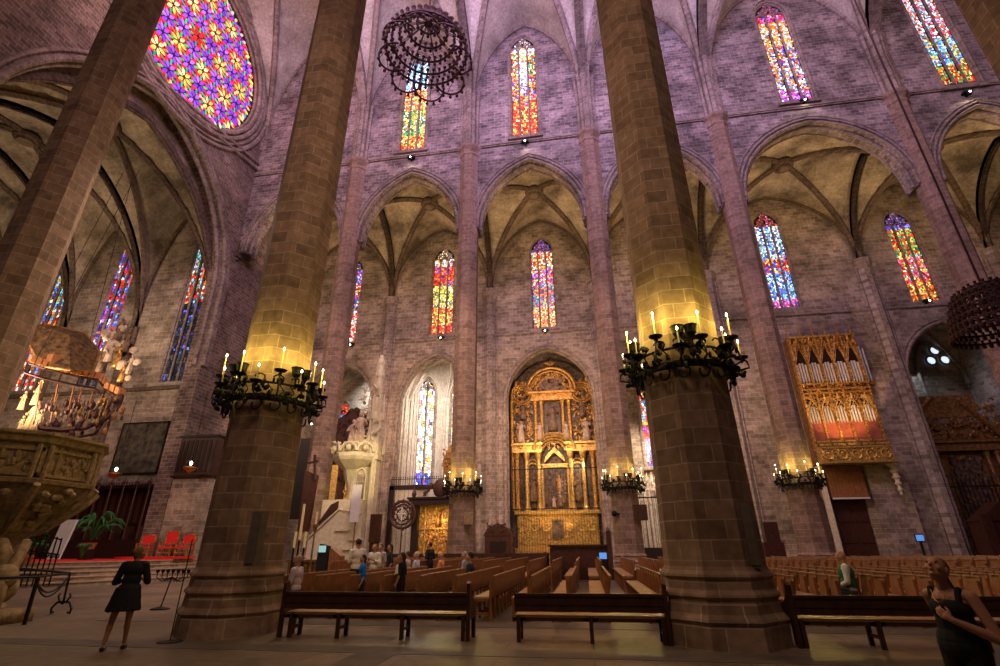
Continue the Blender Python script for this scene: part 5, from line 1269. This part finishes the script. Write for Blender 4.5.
blocks = [('near block', 13.15, 6.6), ('far block', 21.4, 7.8)]
xs = [-12.85+.92*k for k in range(15)]+[1.3+.92*k for k in range(25)]
ordw = ['first', 'second', 'third', 'fourth', 'fifth', 'sixth', 'seventh', 'eighth', 'ninth', 'tenth', 'eleventh', 'twelfth', 'thirteenth', 'fourteenth', 'fifteenth', 'sixteenth', 'seventeenth', 'eighteenth', 'nineteenth', 'twentieth', 'twenty-first', 'twenty-second', 'twenty-third', 'twenty-fourth', 'twenty-fifth']
first = {}
for bn, y0, L in blocks:
    for k, x in enumerate(xs):
        left = k < 15; n = (14-k) if left else k-15
        if not left and x > 24: continue
        lab = 'orange-brown wooden pew, %s %s of the central gap, %s' % (ordw[n], 'left' if left else 'right', bn)
        if x < -11.8 or (bn == 'near block' and x < -8.4): continue
        grp = 'pews %s of the gap, %s' % ('left' if left else 'right', bn)
        if bn not in first: o = make_pew(L, lab, grp); first[bn] = o; o.location = (x, y0, 0); o.scale = (1, 1, 1.14 if bn == 'far block' else 1)
        else: dup(first[bn], (x, y0, 0), 0, lab, grp)
# ------------------------------------------------------------ people
def remesh(o, v, sm=4):
    m = o.modifiers.new('Remesh', 'REMESH'); m.mode = 'VOXEL'; m.voxel_size = v; m.use_smooth_shade = True
    s = o.modifiers.new('Smooth', 'SMOOTH'); s.iterations = sm; s.factor = .5
def cloth(name, col): return plain(name, col, .85, 0, .15, 8)
def hand(b, w, d, up, s=1, curl=.6):
    """palm from wrist w along d, palm facing 'up' """
    w = Vector(w); d = Vector(d).normalized(); up = Vector(up).normalized(); side = d.cross(up).normalized(); up = side.cross(d).normalized()
    b.cap(w, w+d*.05*s, .026*s, .03*s, 8); b.cap(w+d*.06*s-side*.022*s, w+d*.06*s+side*.022*s, .016*s, .016*s, 8)
    for k, L in enumerate((.06, .075, .08, .07)):
        r = w+d*.08*s+side*(-.033+.022*k)*s; a = r+d*L*.5*s+up*curl*.012*s; c = a+d*L*.42*s+up*curl*.035*s
        b.cap(r, a, .0095*s, .0085*s, 7); b.cap(a, c, .0085*s, .0075*s, 7)
    r = w+d*.03*s-side*.028*s; a = r+d*.03*s-side*.025*s+up*.01*s; b.cap(r, a, .012*s, .0105*s, 7); b.cap(a, a+d*.028*s-side*.006*s+up*.008*s, .0105*s, .009*s, 7)
def face(b, c, M3, s=1):
    """head at c, orientation M3 (local +y looks forward)"""
    def q(x, y, z): return Vector(c)+M3 @ Vector((x*s, y*s, z*s))
    b.ball(c, (.076*s, .094*s, .105*s), 14, 10, M3); b.ball(q(0, .025, -.06), (.052*s, .062*s, .06*s), 10, 8, M3)
    b.cap(q(0, .09, .012), q(0, .112, -.025), .008*s, .014*s, 7); b.ball(q(0, .088, -.058), (.024*s, .012*s, .009*s), 8, 5, M3); b.ball(q(0, .08, -.095), (.022*s, .018*s, .016*s), 8, 5, M3)
    for x in (-1, 1): b.ball(q(x*.078, -.005, -.01), (.012*s, .02*s, .03*s), 8, 6, M3); b.ball(q(x*.033, .083, .03), (.022*s, .01*s, .006*s), 8, 5, M3); b.ball(q(x*.045, .065, -.03), (.022*s, .02*s, .022*s), 8, 5, M3)
def person(label, loc, rz, sit=False, top=(.7, .7, .7), bottom=(.05, .05, .08), hair=(.05, .03, .02), vox=.016, hairlen=0, arms='down', skirt=False, H=1.0, skin='skin', look=(0, 0), bald=False):
    t = thing('person', label, 'person', loc, rz)
    hz = .53 if sit else .93
    y0 = 0
    dz = hz-.93
    b = MB(); V = Vector
    def U(x, y, z): return V((x, y, z+dz))
    b.ball(U(0, 0, .95), (.155, .11, .12), 12, 8); b.ball(U(0, 0, 1.12), (.135, .095, .16), 12, 8); b.ball(U(0, 0, 1.3), (.165, .105, .15), 12, 8)
    b.cap(U(-.13, 0, 1.41), U(.13, 0, 1.41), .055, .055); b.cap(U(0, 0, 1.4), U(0, .01, 1.53), .055, .05)
    R3 = Matrix.Rotation(look[0], 3, 'Z') @ Matrix.Rotation(look[1], 3, 'X'); hc = U(0, .02, 1.615); face(b, hc, R3)
    tp = MB(); tp.ball(U(0, 0, .99), (.175, .13, .13), 12, 8); tp.ball(U(0, 0, 1.14), (.155, .115, .18), 12, 8); tp.ball(U(0, 0, 1.31), (.185, .122, .15), 12, 8); tp.cap(U(-.14, 0, 1.415), U(.14, 0, 1.415), .06, .06)
    for s in (-1, 1):
        sh = U(s*.185, 0, 1.4)
        if arms == 'down': el, wr = U(s*.24, -.02, 1.12), U(s*.22, .08, .88)
        elif arms == 'lap': el, wr = U(s*.24, .02, 1.12), U(s*.1, .25, 1.0)
        else: el, wr = U(s*.25, .0, 1.14), U(s*.1, .2, 1.22)
        b.cap(sh, el, .048, .04); b.cap(el, wr, .038, .026); hand(b, wr, (wr-el), (-s, 0, .2) if arms == 'down' else (0, 0, 1))
        tp.cap(sh, sh.lerp(el, .95), .066, .058)
        if arms != 'down': tp.cap(el, el.lerp(wr, .6), .054, .045)
    bt = MB(); sh_ = MB(); bt.ball(U(0, 0, .93), (.17, .125, .12), 12, 8)
    for s in (-1, 1):
        hp = V((s*.09, 0, hz-.03))
        if sit: kn, an = V((s*.11, .42, .52)), V((s*.11, .42, .1))
        else: kn, an = V((s*.1, .02, .5)), V((s*.11, -.02, .09))
        b.cap(hp, kn, .085, .058); b.cap(kn, an, .055, .036); b.cap(an-V((0, .03, .04)), an+V((0, .13, -.055)), .036, .03)
        bt.cap(hp, kn, .1, .075)
        if not skirt: bt.cap(kn, an+V((0, 0, .03)), .07, .055)
        sh_.cap(an-V((0, .045, .045)), an+V((0, .15, -.06)), .045, .036); 
    o = make('body', b, M[skin], t, local=True); remesh(o, vox)
    o = make('top', tp, cloth('shirt_cloth', top), t, local=True); remesh(o, vox)
    o = make('trousers' if not skirt else 'skirt', bt, cloth('trouser_cloth', bottom), t, local=True); remesh(o, vox)
    o = make('shoes', sh_, M['speaker'], t, local=True); remesh(o, vox)
    if not bald:
        h = MB(); h.ball(hc+R3 @ V((0, -.022, .028)), (.086, .092, .1), 12, 8, R3)
        if hairlen: h.cap(hc+R3 @ V((0, -.06, 0)), hc+R3 @ V((0, -.07, -.1-hairlen)), .07, .045)
        o = make('hair', h, cloth('hair', hair), t, local=True); remesh(o, vox)
    for c in t.children: c.scale = (H, H, H)
    return t
def pp(px, py, Y): return at(px, py, Y)
# visitors: seated ones sit on a pew, standing ones stand in the gap between two pews
def row_x(px, Y, sit):
    x = at(px, 556, Y).x
    if not sit or px < 300: return x
    k = min(xs, key=lambda q: abs(q+(.13 if sit else .67)-x)); return k+(.13 if sit else .67)
def vis(label, px, Y, rz=pi/2, sit=False, **k):
    far = Y > 21.4; z = .0
    return person(label, (row_x(px, Y, sit), Y, z), rz, sit, **k)
vis('standing man in a white shirt and dark trousers near the pale pulpit stair', 357.5, 15.6, .9, top=(.75, .68, .66), bottom=(.03, .03, .04), arms='up', H=1.08)
vis('dark-haired person in a bright blue jacket in front of the pale pulpit', 364, 13.9, 2.2, top=(.01, .16, .6), bottom=(.02, .02, .03), H=.83, hairlen=.1)
vis('standing woman in a white blouse right of the pale pulpit', 374.5, 17.8, 2.9, top=(.8, .74, .68), bottom=(.3, .3, .25), hair=(.25, .12, .05), arms='up', hairlen=.06, H=1.0)
vis('person in cream clothes standing just behind the woman in the white blouse', 380.5, 19.4, 2.8, top=(.5, .4, .3), bottom=(.2, .15, .1), arms='down')
vis('dark-clothed person standing at the end of the group by the pale pulpit', 390, 19.0, 2.2, top=(.03, .03, .035), bottom=(.02, .02, .025), hairlen=.12, H=1.0)
vis('seated person in a pinkish white top in the pews below the side altar', 408, 21.2, sit=True, top=(.6, .4, .42), hair=(.06, .03, .02), arms='lap', H=1.1)
vis('grey-haired seated person in a pale blue shirt in the pews', 416, 19.5, sit=True, top=(.5, .52, .6), hair=(.5, .42, .3), arms='lap', H=1.1)
vis('person in black standing in the middle of the left pews', 403, 13.9, top=(.01, .01, .011), bottom=(.008, .008, .009), H=.86, hairlen=.15)
vis('seated man in a white shirt beside the person in black', 412, 15.2, sit=True, top=(.7, .62, .58), hair=(.09, .05, .03), arms='lap', H=1.1)
vis('standing person in black in front of the side altar', 430, 22.4, 1.2, top=(.02, .02, .022), bottom=(.015, .015, .02), arms='up', H=1.05)
vis('bald seated person in an orange shirt in the left pews', 438, 19.6, sit=True, top=(.75, .28, .12), bald=True, arms='lap', H=1.1)
vis('seated person in black with a white collar and dark bun in the left pews', 461, 16.2, sit=True, top=(.03, .03, .035), hair=(.02, .015, .01), arms='lap', H=1.1)
vis('seated elderly person in a grey shirt at the foot of the central far column', 477, 19.5, sit=True, top=(.32, .3, .32), hair=(.35, .28, .22), arms='lap', H=1.1)
vis('elderly seated person in a checked shirt beside the big left column', 299.5, 13.6, sit=True, top=(.52, .42, .5), hair=(.35, .25, .18), arms='lap', vox=.012, H=1.08)
g = vis('bald seated man in a green vest and white sleeves in the right pews', 848, 14.2, 1.2, sit=True, top=(.75, .72, .68), bald=True, arms='lap', vox=.012, H=1.12)
v = MB(); v.ball((0, 0, .68), (.18, .15, .2), 12, 8); v.ball((0, 0, .88), (.172, .15, .18), 12, 8)
o = make('vest', v, cloth('green_vest', (.03, .17, .07)), g, local=True); remesh(o, .012); o.scale = (1.12,)*3

# woman in a black dress seen from behind
def woman_black():
    t = thing('person', 'woman in a short black dress seen from behind on the left floor', 'person', (-8.2, 8.85, 0), radians(30)); V = Vector
    b = MB()
    b.ball((0, 0, .93), (.16, .12, .12), 14, 9); b.ball((0, 0, 1.1), (.125, .09, .15), 14, 9); b.ball((0, 0, 1.27), (.155, .1, .14), 14, 9)
    b.cap((-.12, 0, 1.35), (.12, 0, 1.35), .05, .05); b.cap((0, 0, 1.34), (.0, .02, 1.47), .048, .045)
    R3 = Matrix.Rotation(radians(-40), 3, 'Z') @ Matrix.Rotation(radians(8), 3, 'X'); hc = V((.01, .03, 1.54)); face(b, hc, R3, .97)
    for s in (-1, 1):
        sh = V((s*.165, 0, 1.34)); el = V((s*.25, .03, 1.06)); wr = V((s*.13, .24, 1.1)); b.cap(sh, el, .045, .036); b.cap(el, wr, .035, .024); hand(b, wr, wr-el, (0, 0, 1), 1, 1)
        hp = V((s*.085, 0, .88)); kn = V((s*.12-.02, .02, .48)); an = V((s*.135-.03, -.02 if s < 0 else .12, .08)); b.cap(hp, kn, .085, .052); b.cap(kn, kn.lerp(an, .35)-V((0, .01, 0)), .048, .05); b.cap(kn.lerp(an, .35), an, .048, .03); b.cap(an-V((0, .03, .035)), an+V((0, .13, -.05)), .032, .028)
    o = make('body', b, M['skindark'], t, local=True); remesh(o, .0075, 3)
    d = MB(); d.ball((0, 0, .93), (.19, .15, .16), 14, 9); d.ball((0, 0, 1.1), (.15, .115, .18), 14, 9); d.ball((0, 0, 1.27), (.175, .12, .15), 14, 9); d.cap((-.14, 0, 1.35), (.14, 0, 1.35), .062, .062)
    d.lathe([(.19, .98), (.23, .82), (.262, .62), (.27, .6), (.2, .62)], 20, (-.015, 0, 0), 0, (1, .78)); d.cap((-.1, -.02, .9), (-.22, -.02, .63), .08, .05)
    for s in (-1, 1): sh = V((s*.165, 0, 1.34)); el = V((s*.25, .03, 1.06)); d.cap(sh, el, .062, .056); d.cap(el, el.lerp(V((s*.13, .24, 1.1)), .35), .054, .05)
    for k in range(9):
        w = pi+k*pi/8*1.0; d.tube([(cos(w)*.17-.015, sin(w)*.13, .95), (cos(w)*.262-.015, sin(w)*.205, .62)], .018, 5)
    o = make('dress', d, cloth('black_dress_cloth', (.012, .011, .013)), t, local=True); remesh(o, .009, 3)
    h = MB(); h.ball(hc+R3 @ V((0, -.022, .03)), (.084, .092, .098), 14, 9, R3); h.ball(hc+R3 @ V((0, -.09, .035)), (.05, .04, .05), 10, 7, R3); h.cap(hc+R3 @ V((0, -.06, -.02)), hc+R3 @ V((0, -.05, -.08)), .055, .035)
    o = make('hair', h, cloth('fair_hair', (.2, .1, .045)), t, local=True); remesh(o, .008, 2)
    for s in (-1, 1):
        an = V((s*.135-.03, -.02 if s < 0 else .12, .08)); f = MB(); f.cap(an-V((0, .04, .045)), an+V((0, .14, -.052)), .038, .031); o = make('shoe', f, M['speaker'], t, local=True); remesh(o, .008, 2)
woman_black()

def woman_up():
    k = .93
    t = thing('person', 'woman in a sleeveless black top gazing upwards, hand at her chest, lower right corner', 'person', (at(935, 565, 5.2).x+.02, 5.2, 0), radians(118)); V = Vector
    b = MB()
    b.ball((0, 0, .93), (.165, .12, .13), 14, 9); b.ball((0, 0, 1.08), (.135, .1, .16), 14, 9); b.ball((0, 0, 1.24), (.16, .105, .14), 14, 9); b.ball((0, .03, 1.2), (.13, .1, .08), 12, 8)
    b.cap((-.14, -.01, 1.32), (.14, -.01, 1.32), .05, .05); b.cap((0, 0, 1.3), (0, .03, 1.46), .052, .048)
    R3 = Matrix.Rotation(radians(12), 3, 'Z') @ Matrix.Rotation(radians(34), 3, 'X'); hc = V((0, .035, 1.53)); face(b, hc, R3, 1.02)
    sh, el, wr = V((-.185, -.01, 1.31)), V((-.3, .0, 1.0)), V((-.09, .16, 1.13))
    b.cap(sh, el, .05, .04, 12); b.cap(el, el.lerp(wr, .4), .04, .041, 12); b.cap(el.lerp(wr, .4), wr, .041, .026, 12); hand(b, wr, (.7, .05, .45), (0, -1, .1), 1, .7)
    sh, el, wr = V((.175, -.02, 1.31)), V((.19, -.14, 1.04)), V((.15, -.06, .8)); b.cap(sh, el, .05, .04, 12); b.cap(el, wr, .038, .026, 12); hand(b, wr, wr-el, (-1, 0, 0), 1, .6)
    for s in (-1, 1):
        hp = V((s*.09, 0, .88)); kn = V((s*.1, .03, .48)); an = V((s*.11, -.02, .08)); b.cap(hp, kn, .09, .055); b.cap(kn, an, .052, .034); b.cap(an-V((0, .03, .035)), an+V((0, .14, -.05)), .034, .028)
    o = make('body', b, M['skindark'], t, local=True); remesh(o, .0065, 3)
    d = MB(); d.ball((0, 0, .95), (.19, .145, .17), 14, 9); d.ball((0, 0, 1.08), (.155, .12, .18), 14, 9); d.ball((0, .005, 1.21), (.175, .13, .115), 14, 9)
    for s in (-1, 1): d.cap((s*.1, .05, 1.25), (s*.115, .02, 1.365), .035, .028); d.cap((s*.115, .02, 1.365), (s*.11, -.06, 1.25), .028, .05)
    d.ball((0, -.03, 1.24), (.16, .09, .12), 12, 8)
    o = make('top', d, cloth('black_top_cloth', (.013, .012, .014)), t, local=True); remesh(o, .008, 3)
    d = MB(); d.ball((0, 0, .92), (.195, .15, .14), 14, 9)
    for s in (-1, 1): d.cap((s*.09, 0, .88), (s*.1, .03, .48), .105, .08); d.cap((s*.1, .03, .48), (s*.11, -.02, .12), .078, .07)
    o = make('trousers', d, cloth('black_trouser_cloth', (.012, .011, .012)), t, local=True); remesh(o, .012, 3)
    h = MB(); h.ball(hc+R3 @ V((0, -.026, .026)), (.084, .09, .098), 14, 9, R3); h.ball(hc+R3 @ V((0, -.1, .0)), (.035, .035, .035), 8, 6); q = hc+R3 @ V((0, -.11, -.01)); h.cap(q, q+V((0, -.07, -.12)), .035, .03); h.cap(q+V((0, -.07, -.12)), q+V((0, -.05, -.24)), .03, .012)
    o = make('hair', h, cloth('brown_hair', (.17, .08, .035)), t, local=True); remesh(o, .008, 2)
    for x in (-1, 1):
        e = MB(); e.ball(hc+R3 @ V((x*.033, .0865, .014)), (.013, .006, .006), 8, 5, R3); make('eye', e, M['speaker'], t, local=True)
    l = MB(); l.ball(hc+R3 @ V((0, .0995, -.06)), (.024, .007, .006), 8, 5, R3); make('lips', l, plain('lip', (.3, .07, .06), .5), t, local=True)
    p = MB(); p.tube([(-.07, .09, 1.36), (-.03, .135, 1.28), (0, .142, 1.26), (.03, .135, 1.28), (.07, .09, 1.36)], .0035, 5); make('necklace', p, M['gold'], t, local=True)
    for c in t.children: c.scale = (.92, .92, .92)
woman_up()

# ------------------------------------------------------------ light
def light(kind, name, loc, col, e, **k):
    l = bpy.data.lights.new(name, kind); l.color = col; l.energy = e
    o = bpy.data.objects.new(name, l); C.objects.link(o); o.location = loc
    for a, v in k.items():
        if a == 'to': o.rotation_euler = (Vector(v)-Vector(loc)).to_track_quat('-Z', 'Y').to_euler()
        else: setattr(l, a, v)
    return o
VI = (.70, .50, 1.0)
# daylight through the near clerestory windows
for i, (c, _) in enumerate(BC):
    col = [(1, .62, .55), (.85, .58, 1), VI, (.66, .48, 1), (.9, .6, .8), (.9, .6, .7)][i]
    e = [1200, 2100, 3100, 2800, 1350, 700][i]
    light('AREA', 'clerestory_daylight', (c, 11.7, 38.5), col, e, shape='RECTANGLE', size=2.3, size_y=11, to=(c, 31.5, 37.5))
bp = at(662, 4, 27.5)
light('SPOT', 'blue_glass_sunbeam', (7.3, 12, 37), (.12, .4, 1), 5000, spot_size=.16, to=bp, shadow_soft_size=.3)
# candle lamps
for i, (x, y, z) in enumerate(RINGS):
    n = 8 if i < 2 else 5
    for k in range(n):
        w = 2*pi*k/n+.25
        light('POINT', 'candle_glow', (x+cos(w)*1.25, y+sin(w)*1.25, z+.9), (1, .80, .17), 34 if i < 2 else 38, shadow_soft_size=.05)
# floodlights below the windows, washing the vaults
for p in FL[:4]: light('SPOT', 'ledge_flood', p+Vector((0, -.3, -.1)), (1, .85, .8), 60, spot_size=2.6, to=p+Vector((0, -1, -3)), shadow_soft_size=.1)
for (c, a) in BC:
    light('AREA', 'aisle_uplight', (c, 33.6, 24.0), (1, .68, .40), 290 if c < 10 else 330, size=1.2, to=(c, 38, 33))
    light('AREA', 'aisle_wall_fill', (c, 34.0, 12.0), (1, .66, .44), 560 if c < 10 else (65 if c < 25 else 30), size=1.0, to=(c, 42, 10))  # added fill without a fixture, warms the aisle wall
# daylight of the aisle windows and chapels
light('AREA', 'apse_daylight', (-12.4, 44.5, 17.0), (1, .93, .88), 1150, size=2.5, to=(-12.4, 49, 9))
light('AREA', 'apse_daylight', (-15.7, 48.9, 12), (1, .95, .9), 160, size=1.5, size_y=7, shape='RECTANGLE', to=(-12, 44, 9))
light('AREA', 'chapel_daylight', (-21, 46, 17.5), (.75, .87, 1), 900, size=1.5, to=(-19.5, 47.5, 16))
light('SPOT', 'altar_lamp', (-2.2, 40.6, 2.0), (1, .60, .25), 380, spot_size=1.6, to=(-2.2, 43, 7), shadow_soft_size=.3)
light('SPOT', 'altar_lamp', (-4.5, 41.0, 9), (1, .7, .35), 110, spot_size=2.0, to=(-2.2, 43.2, 12), shadow_soft_size=.3)
light('SPOT', 'altar_lamp', (0.2, 42.0, 8), (1, .8, .5), 160, spot_size=2.2, to=(-1.5, 43.2, 6), shadow_soft_size=.15)
light('AREA', 'side_altar_lamp', (-11.6, 38.8, 3.5), (1, .6, .25), 20, size=.6, to=(-11.4, 40.6, 3))
light('SPOT', 'organ_lamp', (18.5, 36.0, 6.5), (1, .58, .22), 2300, spot_size=.9, to=(19.5, 40, 12), shadow_soft_size=.4)
light('SPOT', 'pulpit_lamp', (-11.2, 25, 7.5), (1, .82, .42), 800, spot_size=.85, to=(-13.9, 29.5, 6), shadow_soft_size=.3)
light('AREA', 'chancel_lamp', (-32, 22, 9), (1, .78, .54), 1500, size=2.5, to=(-34, 28, 26))
light('AREA', 'chancel_lamp', (-30, 16, 14), (1, .74, .52), 800, size=2.5, to=(-31, 31, 10))
light('SPOT', 'canopy_lamp', (-24, 19, 14), (1, .8, .6), 190, spot_size=.8, to=(-29.5, 26, 11), shadow_soft_size=.3)
light('AREA', 'step_fill', (-17.5, 27, 8), (1, .75, .55), 200, size=1.5, to=(-22.5, 25, 0))  # unseen fill added to light the chancel step risers
light('AREA', 'chapel_blue_daylight', (29.3, 46.5, 16), (.6, .75, 1), 90, size=1.5, to=(29.3, 43, 10))
light('AREA', 'white_chapel_lamp', (6, 44.5, 11), (1, .85, .65), 900, size=1.5, to=(6, 47, 4))
# unseen fill lamps added to brighten pews, floor, columns and far arcade
light('AREA', 'nave_fill', (-9, 21.5, 20), (1, .74, .52), 900, size=3, to=(-9, 21.5, 0))
light('AREA', 'nave_fill', (3, 21.5, 20), (1, .68, .42), 240, size=3, to=(3, 21.5, 0))
light('AREA', 'near_aisle_fill', (-3, 3.0, 15), (1, .68, .45), 300, size=3, to=(-3, 11, 3))  # added front fill for the near columns and their bases
light('AREA', 'near_column_fill', (-6, -2, 22), (1, .64, .56), 430, size=3, to=(-8, 11, 18))  # added pinkish front fill for the column shafts, no window built here
light('AREA', 'near_column_fill', (6, -2, 20), (1, .66, .5), 220, size=3, to=(3, 11, 12))
light('AREA', 'nave_fill', (-5, 21, 15), (1, .66, .45), 420, size=2.5, to=(-5, 32, 8))  # added to warm the lower far columns
light('AREA', 'nave_fill', (9, 21, 15), (1, .64, .4), 150, size=2.5, to=(9, 32, 8))
light('AREA', 'crossing_fill', (-14.5, 16, 15), (1, .8, .64), 420, size=2.5, to=(-14, 16, 0))  # added fill, brightens the floor at left
light('AREA', 'nave_uplight', (-14, 12, 30), (1, .6, .62), 420, size=2, to=(-27, 24, 33))
w = bpy.data.worlds.new('World'); S.world = w; w.use_nodes = True
w.node_tree.nodes['Background'].inputs[0].default_value = (.75, .6, .62, 1); w.node_tree.nodes['Background'].inputs[1].default_value = .018

# ------------------------------------------------------------ camera
cd = bpy.data.cameras.new('camera'); cam = bpy.data.objects.new('camera', cd); C.objects.link(cam)
cd.sensor_width = 36; cd.lens = FPX*36/1000; cd.clip_end = 300
m3 = Matrix((RV, UV, -FW)).transposed(); cam.matrix_world = Matrix.Translation((0, 0, EYE)) @ m3.to_4x4()
S.camera = cam
S.view_settings.view_transform = 'Standard'; S.view_settings.look = 'None'; S.view_settings.gamma = 1; S.view_settings.use_curve_mapping = False
S.view_settings.exposure = 0
